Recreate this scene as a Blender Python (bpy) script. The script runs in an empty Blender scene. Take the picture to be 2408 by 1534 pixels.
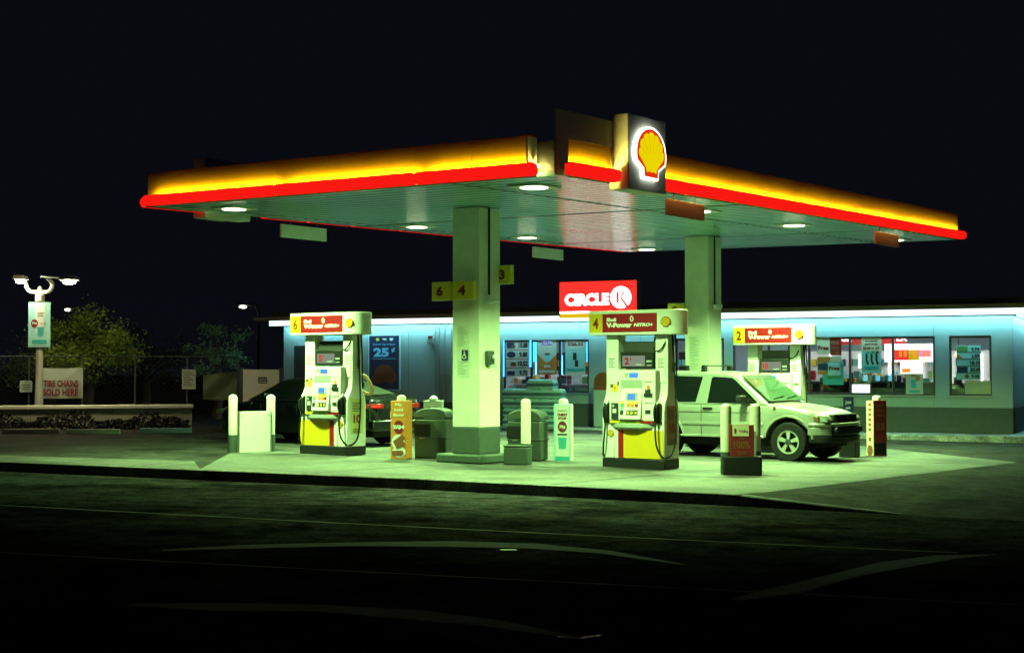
import bpy, bmesh, math, random
from mathutils import Vector, Matrix
rnd = random.Random(11)
SC = bpy.context.scene
COL = SC.collection
rad = math.radians

# ------------------------------------------------------------------ survey of the place
F, CX, CY, HZ = 3343.0, 1203.5, 767.0, 870.0
PITCH = math.atan((HZ - CY) / F)
EYE = Vector((0, 0, 1.65))

def ray(px, py):
    a, b = px - CX, CY - py
    return Vector((a, F * math.cos(PITCH) - b * math.sin(PITCH), F * math.sin(PITCH) + b * math.cos(PITCH))) / F

def at(px, py, Y):
    r = ray(px, py)
    return EYE + r * (Y / r.y)

def gz(x, y):
    return -.014 * (x - 2.1) - .004 * (y - 24.1)

def gpt(px, py, dz=0.0):
    r = ray(px, py)
    t = (-1.65 + .014 * 2.1 + .004 * 24.1 + dz) / (r.z + .014 * r.x + .004 * r.y)
    return EYE + r * t

def ground(x, y, dz=0.0):
    return Vector((x, y, gz(x, y) + dz))

# ------------------------------------------------------------------ materials
def nodes_of(name):
    m = bpy.data.materials.new(name)
    m.use_nodes = True
    nt = m.node_tree
    nt.nodes.clear()
    out = nt.nodes.new('ShaderNodeOutputMaterial')
    return m, nt, out

def M(name, col, rough=.5, metal=0.0, var=.12, sc=6.0, bump=0.0, bsc=60.0, coat=0.0, emit=None, es=0.0, spec=.5):
    m, nt, out = nodes_of(name)
    N, L = nt.nodes, nt.links
    b = N.new('ShaderNodeBsdfPrincipled')
    b.inputs['Roughness'].default_value = rough
    b.inputs['Metallic'].default_value = metal
    b.inputs['Coat Weight'].default_value = coat
    b.inputs['Specular IOR Level'].default_value = spec
    tc = N.new('ShaderNodeTexCoord')
    nz = N.new('ShaderNodeTexNoise')
    nz.inputs['Scale'].default_value = sc
    nz.inputs['Detail'].default_value = 5
    L.new(tc.outputs['Object'], nz.inputs['Vector'])
    mx = N.new('ShaderNodeMix'); mx.data_type = 'RGBA'
    mx.inputs[6].default_value = (*[max(0, c * (1 - var)) for c in col], 1)
    mx.inputs[7].default_value = (*[min(1, c * (1 + var)) for c in col], 1)
    L.new(nz.outputs['Fac'], mx.inputs[0])
    L.new(mx.outputs[2], b.inputs['Base Color'])
    if bump:
        n2 = N.new('ShaderNodeTexNoise'); n2.inputs['Scale'].default_value = bsc; n2.inputs['Detail'].default_value = 3
        L.new(tc.outputs['Object'], n2.inputs['Vector'])
        bp = N.new('ShaderNodeBump'); bp.inputs['Strength'].default_value = bump; bp.inputs['Distance'].default_value = .01
        L.new(n2.outputs['Fac'], bp.inputs['Height']); L.new(bp.outputs['Normal'], b.inputs['Normal'])
    if emit:
        b.inputs['Emission Color'].default_value = (*emit, 1)
        b.inputs['Emission Strength'].default_value = es
    L.new(b.outputs[0], out.inputs[0])
    return m

def E(name, col, s):
    m, nt, out = nodes_of(name)
    e = nt.nodes.new('ShaderNodeEmission')
    e.inputs[0].default_value = (*col, 1); e.inputs[1].default_value = s
    nt.links.new(e.outputs[0], out.inputs[0])
    return m

def glass(name, tint=(.9, .95, .95), gl=.1, rough=.02):
    m, nt, out = nodes_of(name)
    N, L = nt.nodes, nt.links
    t = N.new('ShaderNodeBsdfTransparent'); t.inputs[0].default_value = (*tint, 1)
    g = N.new('ShaderNodeBsdfGlossy'); g.inputs['Roughness'].default_value = rough
    fr = N.new('ShaderNodeFresnel'); fr.inputs[0].default_value = 1.45
    ad = N.new('ShaderNodeMath'); ad.operation = 'MULTIPLY_ADD'; ad.inputs[1].default_value = .8; ad.inputs[2].default_value = gl * .3
    L.new(fr.outputs[0], ad.inputs[0])
    mx = N.new('ShaderNodeMixShader')
    L.new(ad.outputs[0], mx.inputs[0]); L.new(t.outputs[0], mx.inputs[1]); L.new(g.outputs[0], mx.inputs[2])
    L.new(mx.outputs[0], out.inputs[0])
    return m

def ramp(nt, fac, stops):
    r = nt.nodes.new('ShaderNodeValToRGB')
    el = r.color_ramp.elements
    while len(el) < len(stops): el.new(.5)
    for e, (p, c) in zip(el, stops):
        e.position = p; e.color = (*c, 1)
    nt.links.new(fac, r.inputs[0])
    return r.outputs[0]

def mixc(nt, fac, a, b, mode='MIX'):
    m = nt.nodes.new('ShaderNodeMix'); m.data_type = 'RGBA'; m.blend_type = mode
    for s, v in ((0, fac), (6, a), (7, b)):
        if hasattr(v, 'is_linked') or hasattr(v, 'links'): nt.links.new(v, m.inputs[s])
        else: m.inputs[s].default_value = v if s == 0 else (*v, 1)
    return m.outputs[2]

def noise(nt, vec, scale, detail=4, rough=.55):
    n = nt.nodes.new('ShaderNodeTexNoise')
    n.inputs['Scale'].default_value = scale; n.inputs['Detail'].default_value = detail; n.inputs['Roughness'].default_value = rough
    nt.links.new(vec, n.inputs['Vector'])
    return n.outputs['Fac']

def mapping(nt, rot=0, scale=(1, 1, 1), loc=(0, 0, 0)):
    tc = nt.nodes.new('ShaderNodeTexCoord')
    mp = nt.nodes.new('ShaderNodeMapping')
    mp.inputs['Rotation'].default_value = (0, 0, rot); mp.inputs['Scale'].default_value = scale; mp.inputs['Location'].default_value = loc
    nt.links.new(tc.outputs['Object'], mp.inputs['Vector'])
    return mp.outputs[0]

def ground_mat(name, base, dark, light, rough, joints=None, rot=0, stain=.5, spots=.4, grit=.8, spec=.5):
    m, nt, out = nodes_of(name)
    b = nt.nodes.new('ShaderNodeBsdfPrincipled')
    b.inputs['Specular IOR Level'].default_value = spec
    v = mapping(nt, rot)
    big = noise(nt, v, .35, 5, .6)
    vst = mapping(nt, rot, (.25, 1.1, 1))
    streak = noise(nt, vst, 1.3, 5, .6)
    fine = noise(nt, v, 28, 4, .8)
    c = ramp(nt, big, [(.3, dark), (.55, base), (.8, light)])
    c2 = ramp(nt, streak, [(.32, (.45, .45, .45)), (.5, (.95, .95, .95)), (.75, (1.15, 1.15, 1.15))])
    c = mixc(nt, stain, c, c2, 'MULTIPLY')
    c3 = ramp(nt, fine, [(.34, (.30, .30, .30)), (.68, (1.7, 1.7, 1.7))])
    c = mixc(nt, .75, c, c3, 'MULTIPLY')
    v2 = mapping(nt, rot, (1, 1, 1), (3.1, 7.7, 0))
    spot = noise(nt, v2, .55, 6, .62)
    c4 = ramp(nt, spot, [(.52, (1, 1, 1)), (.60, (spots, spots, spots)), (.70, (spots * .7, spots * .7, spots * .7))])
    c = mixc(nt, .9, c, c4, 'MULTIPLY')
    mid = noise(nt, v, 3.2, 8, .8)
    c5 = ramp(nt, mid, [(.38, (.30, .30, .30)), (.62, (1.8, 1.8, 1.8))])
    c = mixc(nt, grit, c, c5, 'MULTIPLY')
    if joints:
        br = nt.nodes.new('ShaderNodeTexBrick')
        br.offset = 0; br.inputs['Scale'].default_value = 1
        br.inputs['Brick Width'].default_value = joints; br.inputs['Row Height'].default_value = joints
        br.inputs['Mortar Size'].default_value = .07
        br.inputs['Color1'].default_value = (1, 1, 1, 1); br.inputs['Color2'].default_value = (.86, .86, .86, 1)
        br.inputs['Mortar'].default_value = (.25, .25, .25, 1)
        nt.links.new(v, br.inputs['Vector'])
        c = mixc(nt, .9, c, br.outputs['Color'], 'MULTIPLY')
    nt.links.new(c, b.inputs['Base Color'])
    rr = nt.nodes.new('ShaderNodeMapRange')
    rr.inputs['To Min'].default_value = rough - .2; rr.inputs['To Max'].default_value = rough + .12
    nt.links.new(big, rr.inputs['Value']); nt.links.new(rr.outputs[0], b.inputs['Roughness'])
    bp = nt.nodes.new('ShaderNodeBump'); bp.inputs['Strength'].default_value = .35; bp.inputs['Distance'].default_value = .01
    nt.links.new(fine, bp.inputs['Height']); nt.links.new(bp.outputs[0], b.inputs['Normal'])
    nt.links.new(b.outputs[0], out.inputs[0])
    return m

ANG = rad(37)
m_asphalt = ground_mat('asphalt', (.034, .034, .032), (.02, .02, .019), (.05, .05, .047), .85, spec=.05)
m_road = ground_mat('road_asphalt', (.030, .0305, .030), (.017, .0174, .017), (.050, .0505, .049), .95, stain=.8, spec=0.0)
m_conc = ground_mat('forecourt_concrete', (.100, .098, .088), (.045, .044, .040), (.140, .136, .122), .75, joints=3.9, rot=ANG, stain=.95, grit=.45)
m_walk = ground_mat('walk_concrete', (.30, .30, .28), (.2, .2, .19), (.36, .36, .34), .8)
m_kerb = ground_mat('kerb_concrete', (.12, .115, .105), (.05, .05, .046), (.2, .19, .18), .85)
m_walk2 = ground_mat('pavement_concrete', (.09, .088, .08), (.05, .049, .045), (.13, .127, .118), .8, joints=1.5, rot=rad(20), stain=.8)
m_seam = M('worn_pale_seam', (.13, .128, .115), .85, var=.5, spec=.05, sc=3)
m_white = M('white_paint', (.74, .75, .70), .42, var=.08, sc=5)
m_cream = M('cream_column_paint', (.74, .74, .60), .55, var=.16, sc=3.5, bump=.1, bsc=30)
m_grey = M('grey_paint', (.30, .31, .30), .5)
m_dgrey = M('dark_grey_plastic', (.04, .043, .043), .5)
m_black = M('black_rubber', (.009, .009, .0095), .7, spec=.25)
m_blackp = M('black_plastic', (.012, .0125, .013), .5, spec=.3)
m_dgreen = M('dark_green_base_paint', (.050, .072, .056), .6, var=.25, sc=9)
m_bin = M('dark_green_bin_plastic', (.040, .055, .042), .5, var=.2, sc=7)
m_yellow = M('yellow_panel', (.66, .42, .012), .4, var=.06)
m_yellow2 = M('yellow_sign', (.78, .62, .05), .45, var=.08)
m_red = M('red_panel', (.30, .007, .011), .4, var=.08)
m_dred = M('dark_red_sign', (.20, .012, .018), .5, var=.15)
m_ink = M('black_ink', (.02, .02, .025), .6)
m_navy = M('navy_print', (.012, .03, .09), .4)
m_orange = M('orange_print', (.62, .22, .035), .5)
m_brown = M('brown_print', (.22, .075, .03), .5, var=.4, sc=30)
m_teal = M('teal_print', (.05, .42, .42), .5)
m_cyan = M('pale_cyan_print', (.35, .70, .70), .5)
m_paper = M('white_paper', (.75, .76, .72), .6, var=.05)
m_cream2 = M('cream_print', (.70, .62, .42), .6)
m_green = M('green_print', (.12, .35, .10), .5)
m_steel = M('galvanised_steel', (.45, .46, .46), .4, metal=.8)
m_chrome = M('chrome', (.7, .7, .7), .15, metal=1)
m_wallp = M('store_wall_stucco', (.34, .45, .46), .8, var=.07, sc=3, bump=.25, bsc=90)
m_wallb = M('store_base_paint', (.07, .085, .07), .75, var=.15, bump=.2, bsc=70)
m_roof = M('dark_roof_membrane', (.05, .045, .04), .85)
m_eave = M('brown_eave_metal', (.22, .17, .12), .6)
m_alu = M('dark_aluminium_frame', (.06, .06, .065), .4, metal=.4)
m_glass = glass('window_glass')
m_interior = M('shop_wall', (.80, .79, .78), .7)
m_floor = M('shop_floor', (.35, .33, .30), .5)
m_lamp = E('canopy_lamp_lens', (.95, 1.0, .62), 6)
m_redbar = E('red_bar_glow', (.95, .010, .006), 1.0)
m_strip = E('fascia_wash_strip', (1.0, .80, .16), 360)
m_band = E('soffit_light_band', (.80, .97, 1.0), 1.6)
m_bandlow = E('soffit_light_tube', (.34, .93, .98), 26)
m_kred = E('sign_red_glow', (.95, .012, .009), 3.2)
m_kwhite = E('sign_white_glow', (1, .95, .97), 9)
m_kyel = E('sign_yellow_glow', (.85, .55, .01), .9)
m_emred = E('emblem_red_glow', (.80, .035, .006), .95)
m_emyel = E('emblem_yellow_glow', (.82, .66, .0), 1.0)
m_emside = E('emblem_white_edge', (1.0, 1.0, .86), 3.0)
m_blue = E('blue_screen', (.13, .45, 1.0), .9)
m_neon = E('blue_neon', (.04, .35, 1.0), 4)
m_shoplamp = E('shop_ceiling_lamp', (.95, .95, 1.0), 18)
m_screenw = E('white_screen', (1, .97, .95), 2.0)
m_led = E('orange_led', (1, .22, .02), 1.6)
m_ledred = E('red_led_panel', (1, .05, .04), 1.2)
m_tail = E('tail_lamp_glow', (1, .03, .01), 3)
m_lcd = E('pale_lcd', (.5, .62, .45), .45)
m_street = E('street_lamp_lens', (.95, 1.0, .60), 330)
m_streeto = E('street_lamp_orange', (1.0, .86, .42), 420)
m_far = E('far_lamp', (1, .92, .7), 6)

def ceil_mat():
    m, nt, out = nodes_of('canopy_soffit_metal')
    b = nt.nodes.new('ShaderNodeBsdfPrincipled')
    v = mapping(nt)
    w = nt.nodes.new('ShaderNodeTexWave'); w.wave_type = 'BANDS'; w.bands_direction = 'Y'; w.wave_profile = 'SIN'
    w.inputs['Scale'].default_value = 1.05; w.inputs['Distortion'].default_value = 0; w.inputs['Detail'].default_value = 0
    nt.links.new(v, w.inputs['Vector'])
    big = noise(nt, v, .5, 4)
    seam = ramp(nt, w.outputs['Fac'], [(0.0, (.55, .55, .55)), (.06, (1, 1, 1)), (1, (1, 1, 1))])
    c = ramp(nt, big, [(.3, (.36, .70, .80)), (.7, (.43, .79, .88))])
    c = mixc(nt, .8, c, seam, 'MULTIPLY')
    nt.links.new(c, b.inputs['Base Color'])
    b.inputs['Roughness'].default_value = .12
    bp = nt.nodes.new('ShaderNodeBump'); bp.inputs['Strength'].default_value = 1.0; bp.inputs['Distance'].default_value = .022
    nt.links.new(w.outputs['Fac'], bp.inputs['Height']); nt.links.new(bp.outputs[0], b.inputs['Normal'])
    nt.links.new(b.outputs[0], out.inputs[0])
    return m
m_ceil = ceil_mat()
m_fascia = M('yellow_fascia', (.85, .46, .006), .9, var=.10, sc=1.2, spec=.1)
m_greyfascia = M('grey_fascia', (.58, .62, .55), .6, var=.1)

# ------------------------------------------------------------------ mesh builder
class MB:
    def __init__(s): s.v, s.f, s.mi = [], [], []
    def add(s, vs, fs, mi=0):
        o = len(s.v)
        s.v += [tuple(p) for p in vs]
        s.f += [tuple(o + i for i in q) for q in fs]
        s.mi += [mi] * len(fs)
        return s
    def hexa(s, p, mi=0):
        return s.add(p, [(0, 3, 2, 1), (4, 5, 6, 7), (0, 1, 5, 4), (1, 2, 6, 5), (2, 3, 7, 6), (3, 0, 4, 7)], mi)
    def box(s, x0, x1, y0, y1, z0, z1, mi=0):
        return s.hexa([(x0, y0, z0), (x1, y0, z0), (x1, y1, z0), (x0, y1, z0), (x0, y0, z1), (x1, y0, z1), (x1, y1, z1), (x0, y1, z1)], mi)
    def ext(s, pts, fn0, fn1, mi=0):
        n = len(pts)
        s.add([fn0(*p) for p in pts] + [fn1(*p) for p in pts],
              [tuple(range(n - 1, -1, -1)), tuple(range(n, 2 * n))] + [(i, (i + 1) % n, n + (i + 1) % n, n + i) for i in range(n)], mi)
        return s
    def pxz(s, pts, y0, y1, mi=0): return s.ext(pts, lambda a, b: (a, y0, b), lambda a, b: (a, y1, b), mi)
    def pxy(s, pts, z0, z1, mi=0): return s.ext(pts, lambda a, b: (a, b, z0), lambda a, b: (a, b, z1), mi)
    def pyz(s, pts, x0, x1, mi=0): return s.ext(pts, lambda a, b: (x0, a, b), lambda a, b: (x1, a, b), mi)
    def tube(s, path, r, n=8, mi=0):
        path = [Vector(p) for p in path]
        rs = r if isinstance(r, (list, tuple)) else [r] * len(path)
        vs, fs = [], []
        ref = None
        for i, p in enumerate(path):
            d = (path[min(i + 1, len(path) - 1)] - path[max(i - 1, 0)]).normalized()
            if ref is None:
                ref = Vector((0, 0, 1)) if abs(d.z) < .9 else Vector((1, 0, 0))
            a = (ref - d * ref.dot(d)).normalized(); b = d.cross(a); ref = a
            for k in range(n):
                t = 2 * math.pi * k / n
                vs.append(p + (a * math.cos(t) + b * math.sin(t)) * rs[i])
        for i in range(len(path) - 1):
            for k in range(n):
                fs.append((i * n + k, i * n + (k + 1) % n, (i + 1) * n + (k + 1) % n, (i + 1) * n + k))
        fs.append(tuple(range(n - 1, -1, -1))); e = (len(path) - 1) * n
        fs.append(tuple(range(e, e + n)))
        return s.add(vs, fs, mi)
    def lathe(s, prof, n=20, c=(0, 0, 0), axis='z', mi=0, cap=True):
        vs, fs = [], []
        for (r, h) in prof:
            for k in range(n):
                t = 2 * math.pi * k / n
                a, b = r * math.cos(t), r * math.sin(t)
                p = {'z': (a, b, h), 'y': (a, h, b), 'x': (h, a, b)}[axis]
                vs.append((p[0] + c[0], p[1] + c[1], p[2] + c[2]))
        for i in range(len(prof) - 1):
            for k in range(n):
                fs.append((i * n + k, i * n + (k + 1) % n, (i + 1) * n + (k + 1) % n, (i + 1) * n + k))
        if cap and prof[0][0] > 1e-6: fs.append(tuple(range(n - 1, -1, -1)))
        if cap and prof[-1][0] > 1e-6: fs.append(tuple(range((len(prof) - 1) * n, len(prof) * n)))
        return s.add(vs, fs, mi)
    def text(s, body, cx, cz, w, h, y, depth=.003, bold=.0, mi=0, shear=0):
        vs, fs = text_mesh(body, bold)
        xs = [p[0] for p in vs]; zs = [p[1] for p in vs]
        x0, x1, z0, z1 = min(xs), max(xs), min(zs), max(zs)
        kx = w / max(1e-6, x1 - x0); kz = h / max(1e-6, z1 - z0)
        q = [((p[0] - (x0 + x1) / 2) * kx + cx + shear * (p[1] - z0) * kz, y - (depth if p[2] > 0 else 0), (p[1] - (z0 + z1) / 2) * kz + cz) for p in vs]
        return s.add(q, fs, mi)
    def build(s, name, mats, parent=None, smooth=False, bevel=0.0, seg=2, angle=38, merge=False):
        me = bpy.data.meshes.new(name)
        me.from_pydata(s.v, [], s.f)
        for m in (mats if isinstance(mats, (list, tuple)) else [mats]): me.materials.append(m)
        me.polygons.foreach_set('material_index', s.mi)
        bm = bmesh.new(); bm.from_mesh(me)
        if merge: bmesh.ops.remove_doubles(bm, verts=bm.verts, dist=1e-5)
        bmesh.ops.recalc_face_normals(bm, faces=bm.faces)
        bm.to_mesh(me); bm.free()
        if smooth or bevel:
            me.polygons.foreach_set('use_smooth', [True] * len(me.polygons))
            me.set_sharp_from_angle(angle=rad(angle))
        me.update()
        o = bpy.data.objects.new(name, me)
        COL.objects.link(o)
        if parent: o.parent = parent
        if bevel:
            b = o.modifiers.new('edge', 'BEVEL'); b.width = bevel; b.segments = seg; b.limit_method = 'ANGLE'; b.angle_limit = rad(35)
            b.use_clamp_overlap = True
        return o

_tc = {}
def text_mesh(body, bold):
    k = (body, bold)
    if k not in _tc:
        cu = bpy.data.curves.new('lettering', 'FONT')
        cu.body = body; cu.offset = bold; cu.extrude = .05; cu.resolution_u = 3
        o = bpy.data.objects.new('lettering', cu); COL.objects.link(o)
        dg = bpy.context.evaluated_depsgraph_get(); dg.update()
        me = bpy.data.meshes.new_from_object(o.evaluated_get(dg))
        _tc[k] = ([tuple(v.co) for v in me.vertices], [tuple(p.vertices) for p in me.polygons])
        bpy.data.objects.remove(o); bpy.data.curves.remove(cu); bpy.data.meshes.remove(me)
    return _tc[k]

def thing(name, label, cat, loc, rot=0.0, group=None):
    o = bpy.data.objects.new(name, None)
    o.empty_display_size = .2
    COL.objects.link(o)
    o.location = loc; o.rotation_euler = (0, 0, rot)
    return tag(o, label, cat, group)

def tag(o, label, cat, group=None):
    o['label'] = label; o['category'] = cat
    if group: o['group'] = group
    return o

def struct(o, kind='structure'):
    o['kind'] = kind
    return o

def arc(cx, cz, rx, rz, a0, a1, n):
    return [(cx + rx * math.cos(rad(a0 + (a1 - a0) * i / n)), cz + rz * math.sin(rad(a0 + (a1 - a0) * i / n))) for i in range(n + 1)]

def pecten(s=1.0, k=1.0):
    p = arc(0, -.02, .5, .49, -17, 197, 26)
    p += [(-.25, -.30), (-.23, -.46), (.23, -.46), (.25, -.30)]
    return [(x * s * k, (z + .02) * s * k - .02 * s) for x, z in p]

def scallop(s=1.0):
    pts = []
    n = 7
    for i in range(n):
        a0 = -14 + 208 * i / n; a1 = -14 + 208 * (i + 1) / n
        for j in range(5):
            t = j / 5; a = a0 + (a1 - a0) * t
            r = .405 + .04 * math.sin(math.pi * t)
            pts.append((1.0 * r * math.cos(rad(a)), -.02 + .97 * r * math.sin(rad(a))))
    pts += [(-.19, -.30), (-.175, -.37), (-.03, -.35), (0, -.375), (.03, -.35), (.175, -.37), (.19, -.30)]
    return [(x * s, z * s) for x, z in pts]

def emblem_parts(root, s, cx, cz, y, mr, my, t=.006):
    a = MB().pxz([(x + cx, z + cz) for x, z in pecten(s)], y - t, y)
    o = a.build('shell_emblem', mr, root)
    b = MB().pxz([(x + cx, z + cz) for x, z in scallop(s)], y - t - .004, y - t)
    f = b.build('emblem_face', my, o)
    c = MB()
    for k in range(8):
        an = rad(-14 + 208 * k / 7)
        if not 1 <= k <= 6: continue
        p0 = (cx + .11 * s * math.cos(an), cz - .25 * s + .1 * s * math.sin(an)); p1 = (cx + .37 * s * math.cos(an), cz + s * (-.02 + .36 * math.sin(an)))
        d = Vector((p1[1] - p0[1], -(p1[0] - p0[0]))).normalized() * (.007 * s)
        c.pxz([(p0[0] - d.x * .4, p0[1] - d.y * .4), (p0[0] + d.x * .4, p0[1] + d.y * .4), (p1[0] + d.x, p1[1] + d.y), (p1[0] - d.x, p1[1] - d.y)], y - t - .007, y - t - .004)
    c.build('emblem_ray', mr, o)
    return o

# ================================================================== THE SETTING
def sheet(name, poly, dz, mat):
    b = MB().add([ground(x, y, dz) for x, y in poly], [tuple(range(len(poly)))])
    return struct(b.build(name, mat))

sheet('ground', [(-400, -60), (400, -60), (400, 500), (-400, 500)], -.165, m_asphalt)
KL = [(-60, 42.0), (-30, 31.1), (-8.40, 23.39), (-1.26, 20.83), (3.0, 18.83), (4.9, 17.96)]
sheet('road', [(-60, -20), (60, -20), (60, -5.5), (15, 13.2), (4.9, 17.96), (3.0, 18.83), (-1.26, 20.83), (-8.4, 23.39), (-30, 31.1), (-60, 42)], -.150, m_road)
sheet('car_park', KL[:-1] + [(5.6, 21.2), (16, 16.3), (60, -3), (60, 75), (-60, 75)], -.006, m_asphalt)
sheet('concrete_forecourt', [tuple(gpt(470, 1102).xy), (-1.26, 20.88), (2.95, 18.9), (3.4, 19.3), (9.75, 27.5), (8.5, 32.3), (7.2, 36.6), (-1.5, 39.5), tuple(gpt(575, 1046).xy)], .0, m_conc)  # slab; right and back outline shaped to the pool of canopy light
sheet('pavement', [(-30, 31.16), (-8.40, 23.46), tuple((gpt(468, 1102) + Vector((0, .05, 0))).xy), tuple((gpt(455, 1082)).xy), (-8.0, 24.9), (-30, 32.6)], .0, m_walk2)
b = MB()
q = [(4.9, 17.96), (15, 13.1), (60, -7), (60, -3.5), (16, 16.5), (5.6, 21.25), (3.0, 18.84)]
b.add([ground(x, y, (-.146 if i < 3 else -.002)) for i, (x, y) in enumerate(q)], [(0, 1, 4, 5), (1, 2, 3, 4), (0, 5, 6)])
struct(b.build('driveway_apron', m_asphalt))
# kerb along the road
b = MB()
P = [Vector((x, y)) for x, y in KL]
for i in range(len(P) - 1):
    d = (P[i + 1] - P[i]).normalized(); n = Vector((d.y, -d.x))
    h0 = .004; h1 = .004 if i < len(P) - 2 else -.143
    a0, a1 = P[i], P[i + 1]
    bot = [ground(*(a0 + n * .02), -.2), ground(*(a1 + n * .02), -.2), ground(*(a1 - n * .14), -.2), ground(*(a0 - n * .14), -.2)]
    top = [ground(*(a0 + n * .0), h0), ground(*(a1 + n * .0), h1), ground(*(a1 - n * .14), h1), ground(*(a0 - n * .14), h0)]
    b.hexa(bot + top)
struct(b.build('kerb', m_kerb, bevel=.02))

def road_stripe(name, pix, w, mat, dz=-.146):
    pts = [gpt(x, y, dz) for x, y in pix]
    b = MB(); vs = []
    for i, p in enumerate(pts):
        d = (pts[min(i + 1, len(pts) - 1)] - pts[max(0, i - 1)]).normalized(); n = Vector((-d.y, d.x, 0))
        ww = (w[i] if isinstance(w, list) else w) * (1 + .25 * math.sin(i * 2.3))
        for s_ in (-1, 1):
            q_ = p + n * ww * s_ * .5; vs.append((q_.x, q_.y, gz(q_.x, q_.y) + dz))
    b.add(vs, [(2 * i, 2 * i + 1, 2 * i + 3, 2 * i + 2) for i in range(len(pts) - 1)])
    return struct(b.build(name, mat))
def lerp_path(a, b, n, bow=0):
    return [(a[0] + (b[0] - a[0]) * i / n, a[1] + (b[1] - a[1]) * i / n + bow * math.sin(math.pi * i / n)) for i in range(n + 1)]
m_patch = M('worn_road_patch', (.062, .062, .057), .95, var=.45, sc=2.5)
m_patch2 = M('faint_road_seam', (.09, .089, .08), .95, var=.6, sc=2)
road_stripe('road_seam', lerp_path((-150, 1178), (2250, 1298), 24, 3), .07, m_seam)
road_stripe('road_seam', lerp_path((-100, 1292), (2500, 1425), 24, 2), .055, m_patch2)
road_stripe('road_patch', [(380, 1292), (600, 1283), (820, 1278), (1050, 1277), (1250, 1282), (1420, 1296), (1610, 1326)], [.1, .25, .38, .42, .4, .3, .05], m_patch)
road_stripe('road_patch', [(300, 1420), (520, 1424), (760, 1428), (960, 1442), (1150, 1462), (1380, 1502)], [.1, .3, .38, .34, .25, .05], m_patch)
road_stripe('road_patch', [(1730, 1408), (1850, 1386), (1980, 1352), (2100, 1326), (2220, 1308), (2340, 1302)], [.1, .25, .3, .3, .25, .05], m_patch)
road_stripe('road_marking', [(1312, 1494), (1365, 1498), (1412, 1491)], .05, m_white)
road_stripe('road_marking', [(1175, 1291), (1215, 1291)], .06, m_white)

# ================================================================== STORE
TS = rad(25)
SO = Vector((13.27, 37.7, -.03))
SX = Vector((math.cos(TS), -math.sin(TS), 0)); SY = Vector((math.sin(TS), math.cos(TS), 0))
def W(px, py, off=0.0):
    """point on the shop front plane, off metres in front of it: local x, z"""
    r = ray(px, py); o = SO - SY * off
    t = (o - EYE).dot(SY) / r.dot(SY)
    p = EYE + r * t
    return (p - SO).dot(SX), p.z - SO.z
def Wp(x, z, off=0.0): return SO + SX * x - SY * off + Vector((0, 0, z))

XL = W(667, 850)[0]
Z_S, Z_T, Z_E = 1.0, 2.61, 3.13
wl0, wl1 = W(1182, 860)[0], W(1384, 860)[0]
wr0, wr1 = W(1722, 860)[0], W(2198, 860)[0]
ws0, ws1 = W(2231, 860)[0], W(2331, 860)[0]
dr0, dr1 = W(1588, 860)[0], W(1702, 860)[0]
ld0, ld1 = W(692, 860)[0], W(722, 860)[0]
store = thing('convenience_store', 'long low convenience store with pale stucco front, dark base and bright strip under its eave', 'shop', SO, -TS)
holes = [(wl0, wl1, Z_S, Z_T), (dr0, dr1, .02, Z_T), (wr0, wr1, Z_S, Z_T), (ws0, ws1, Z_S, Z_T)]
xs = sorted({XL, 0.0} | {h[0] for h in holes} | {h[1] for h in holes}); zs = [0.0, .02, .68, Z_S, Z_T, Z_E]
def wallmesh(z_lo, z_hi, y0, y1, mat, name):
    b = MB()
    zz = [z for z in zs if z_lo - 1e-6 <= z <= z_hi + 1e-6]
    def hole(x, z): return any(h[0] < x < h[1] and h[2] < z < h[3] for h in holes)
    for i in range(len(xs) - 1):
        for j in range(len(zz) - 1):
            x0, x1, z0, z1 = xs[i], xs[i + 1], zz[j], zz[j + 1]
            if hole((x0 + x1) / 2, (z0 + z1) / 2): continue
            b.add([(x0, y0, z0), (x1, y0, z0), (x1, y0, z1), (x0, y0, z1)], [(0, 1, 2, 3)])
            b.add([(x0, y1, z0), (x1, y1, z0), (x1, y1, z1), (x0, y1, z1)], [(3, 2, 1, 0)])
    for (x0, x1, z0, z1) in holes:
        z0, z1 = max(z0, z_lo), min(z1, z_hi)
        if z1 <= z0: continue
        for q in ([(x0, z0), (x0, z1)], [(x1, z0), (x1, z1)], [(x0, z1), (x1, z1)], [(x0, z0), (x1, z0)]):
            if q[0][1] == q[1][1] and q[0][1] in (z_lo, z_hi) and q[0][1] not in (Z_S, Z_T): continue
            b.add([(q[0][0], y0, q[0][1]), (q[1][0], y0, q[1][1]), (q[1][0], y1, q[1][1]), (q[0][0], y1, q[0][1])], [(0, 1, 2, 3)])
    if z_hi < 1: b.add([(XL, y0, z_hi), (0, y0, z_hi), (0, 0, z_hi), (XL, 0, z_hi)], [(0, 1, 2, 3)])
    return b.build(name, mat, store)
wallmesh(.68, Z_E, 0, .22, m_wallp, 'wall')
wallmesh(0, .68, -.025, .22, m_wallb, 'base_band')
DP = 9.0
b = MB(); b.box(-.22, .0, .222, DP, .68, Z_E).box(XL, XL + .22, .222, DP, .68, Z_E).box(XL + .22, -.22, DP - .2, DP, 0, Z_E)
b.build('wall', m_wallp, store)
MB().box(-.22, .025, .222, DP, 0, .678).build('base_band', m_wallb, store)
MB().box(XL - .025, XL + .22, .222, DP, 0, .678).build('base_band', m_wallb, store)
b = MB(); b.box(XL + .22, -.22, .23, DP - .2, -.02, .012); b.build('shop_floor', m_floor, store)
b = MB(); b.box(XL + .22, -.22, .23, DP - .2, 2.9, 3.0); b.build('shop_ceiling', m_interior, store)
b = MB()
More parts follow.
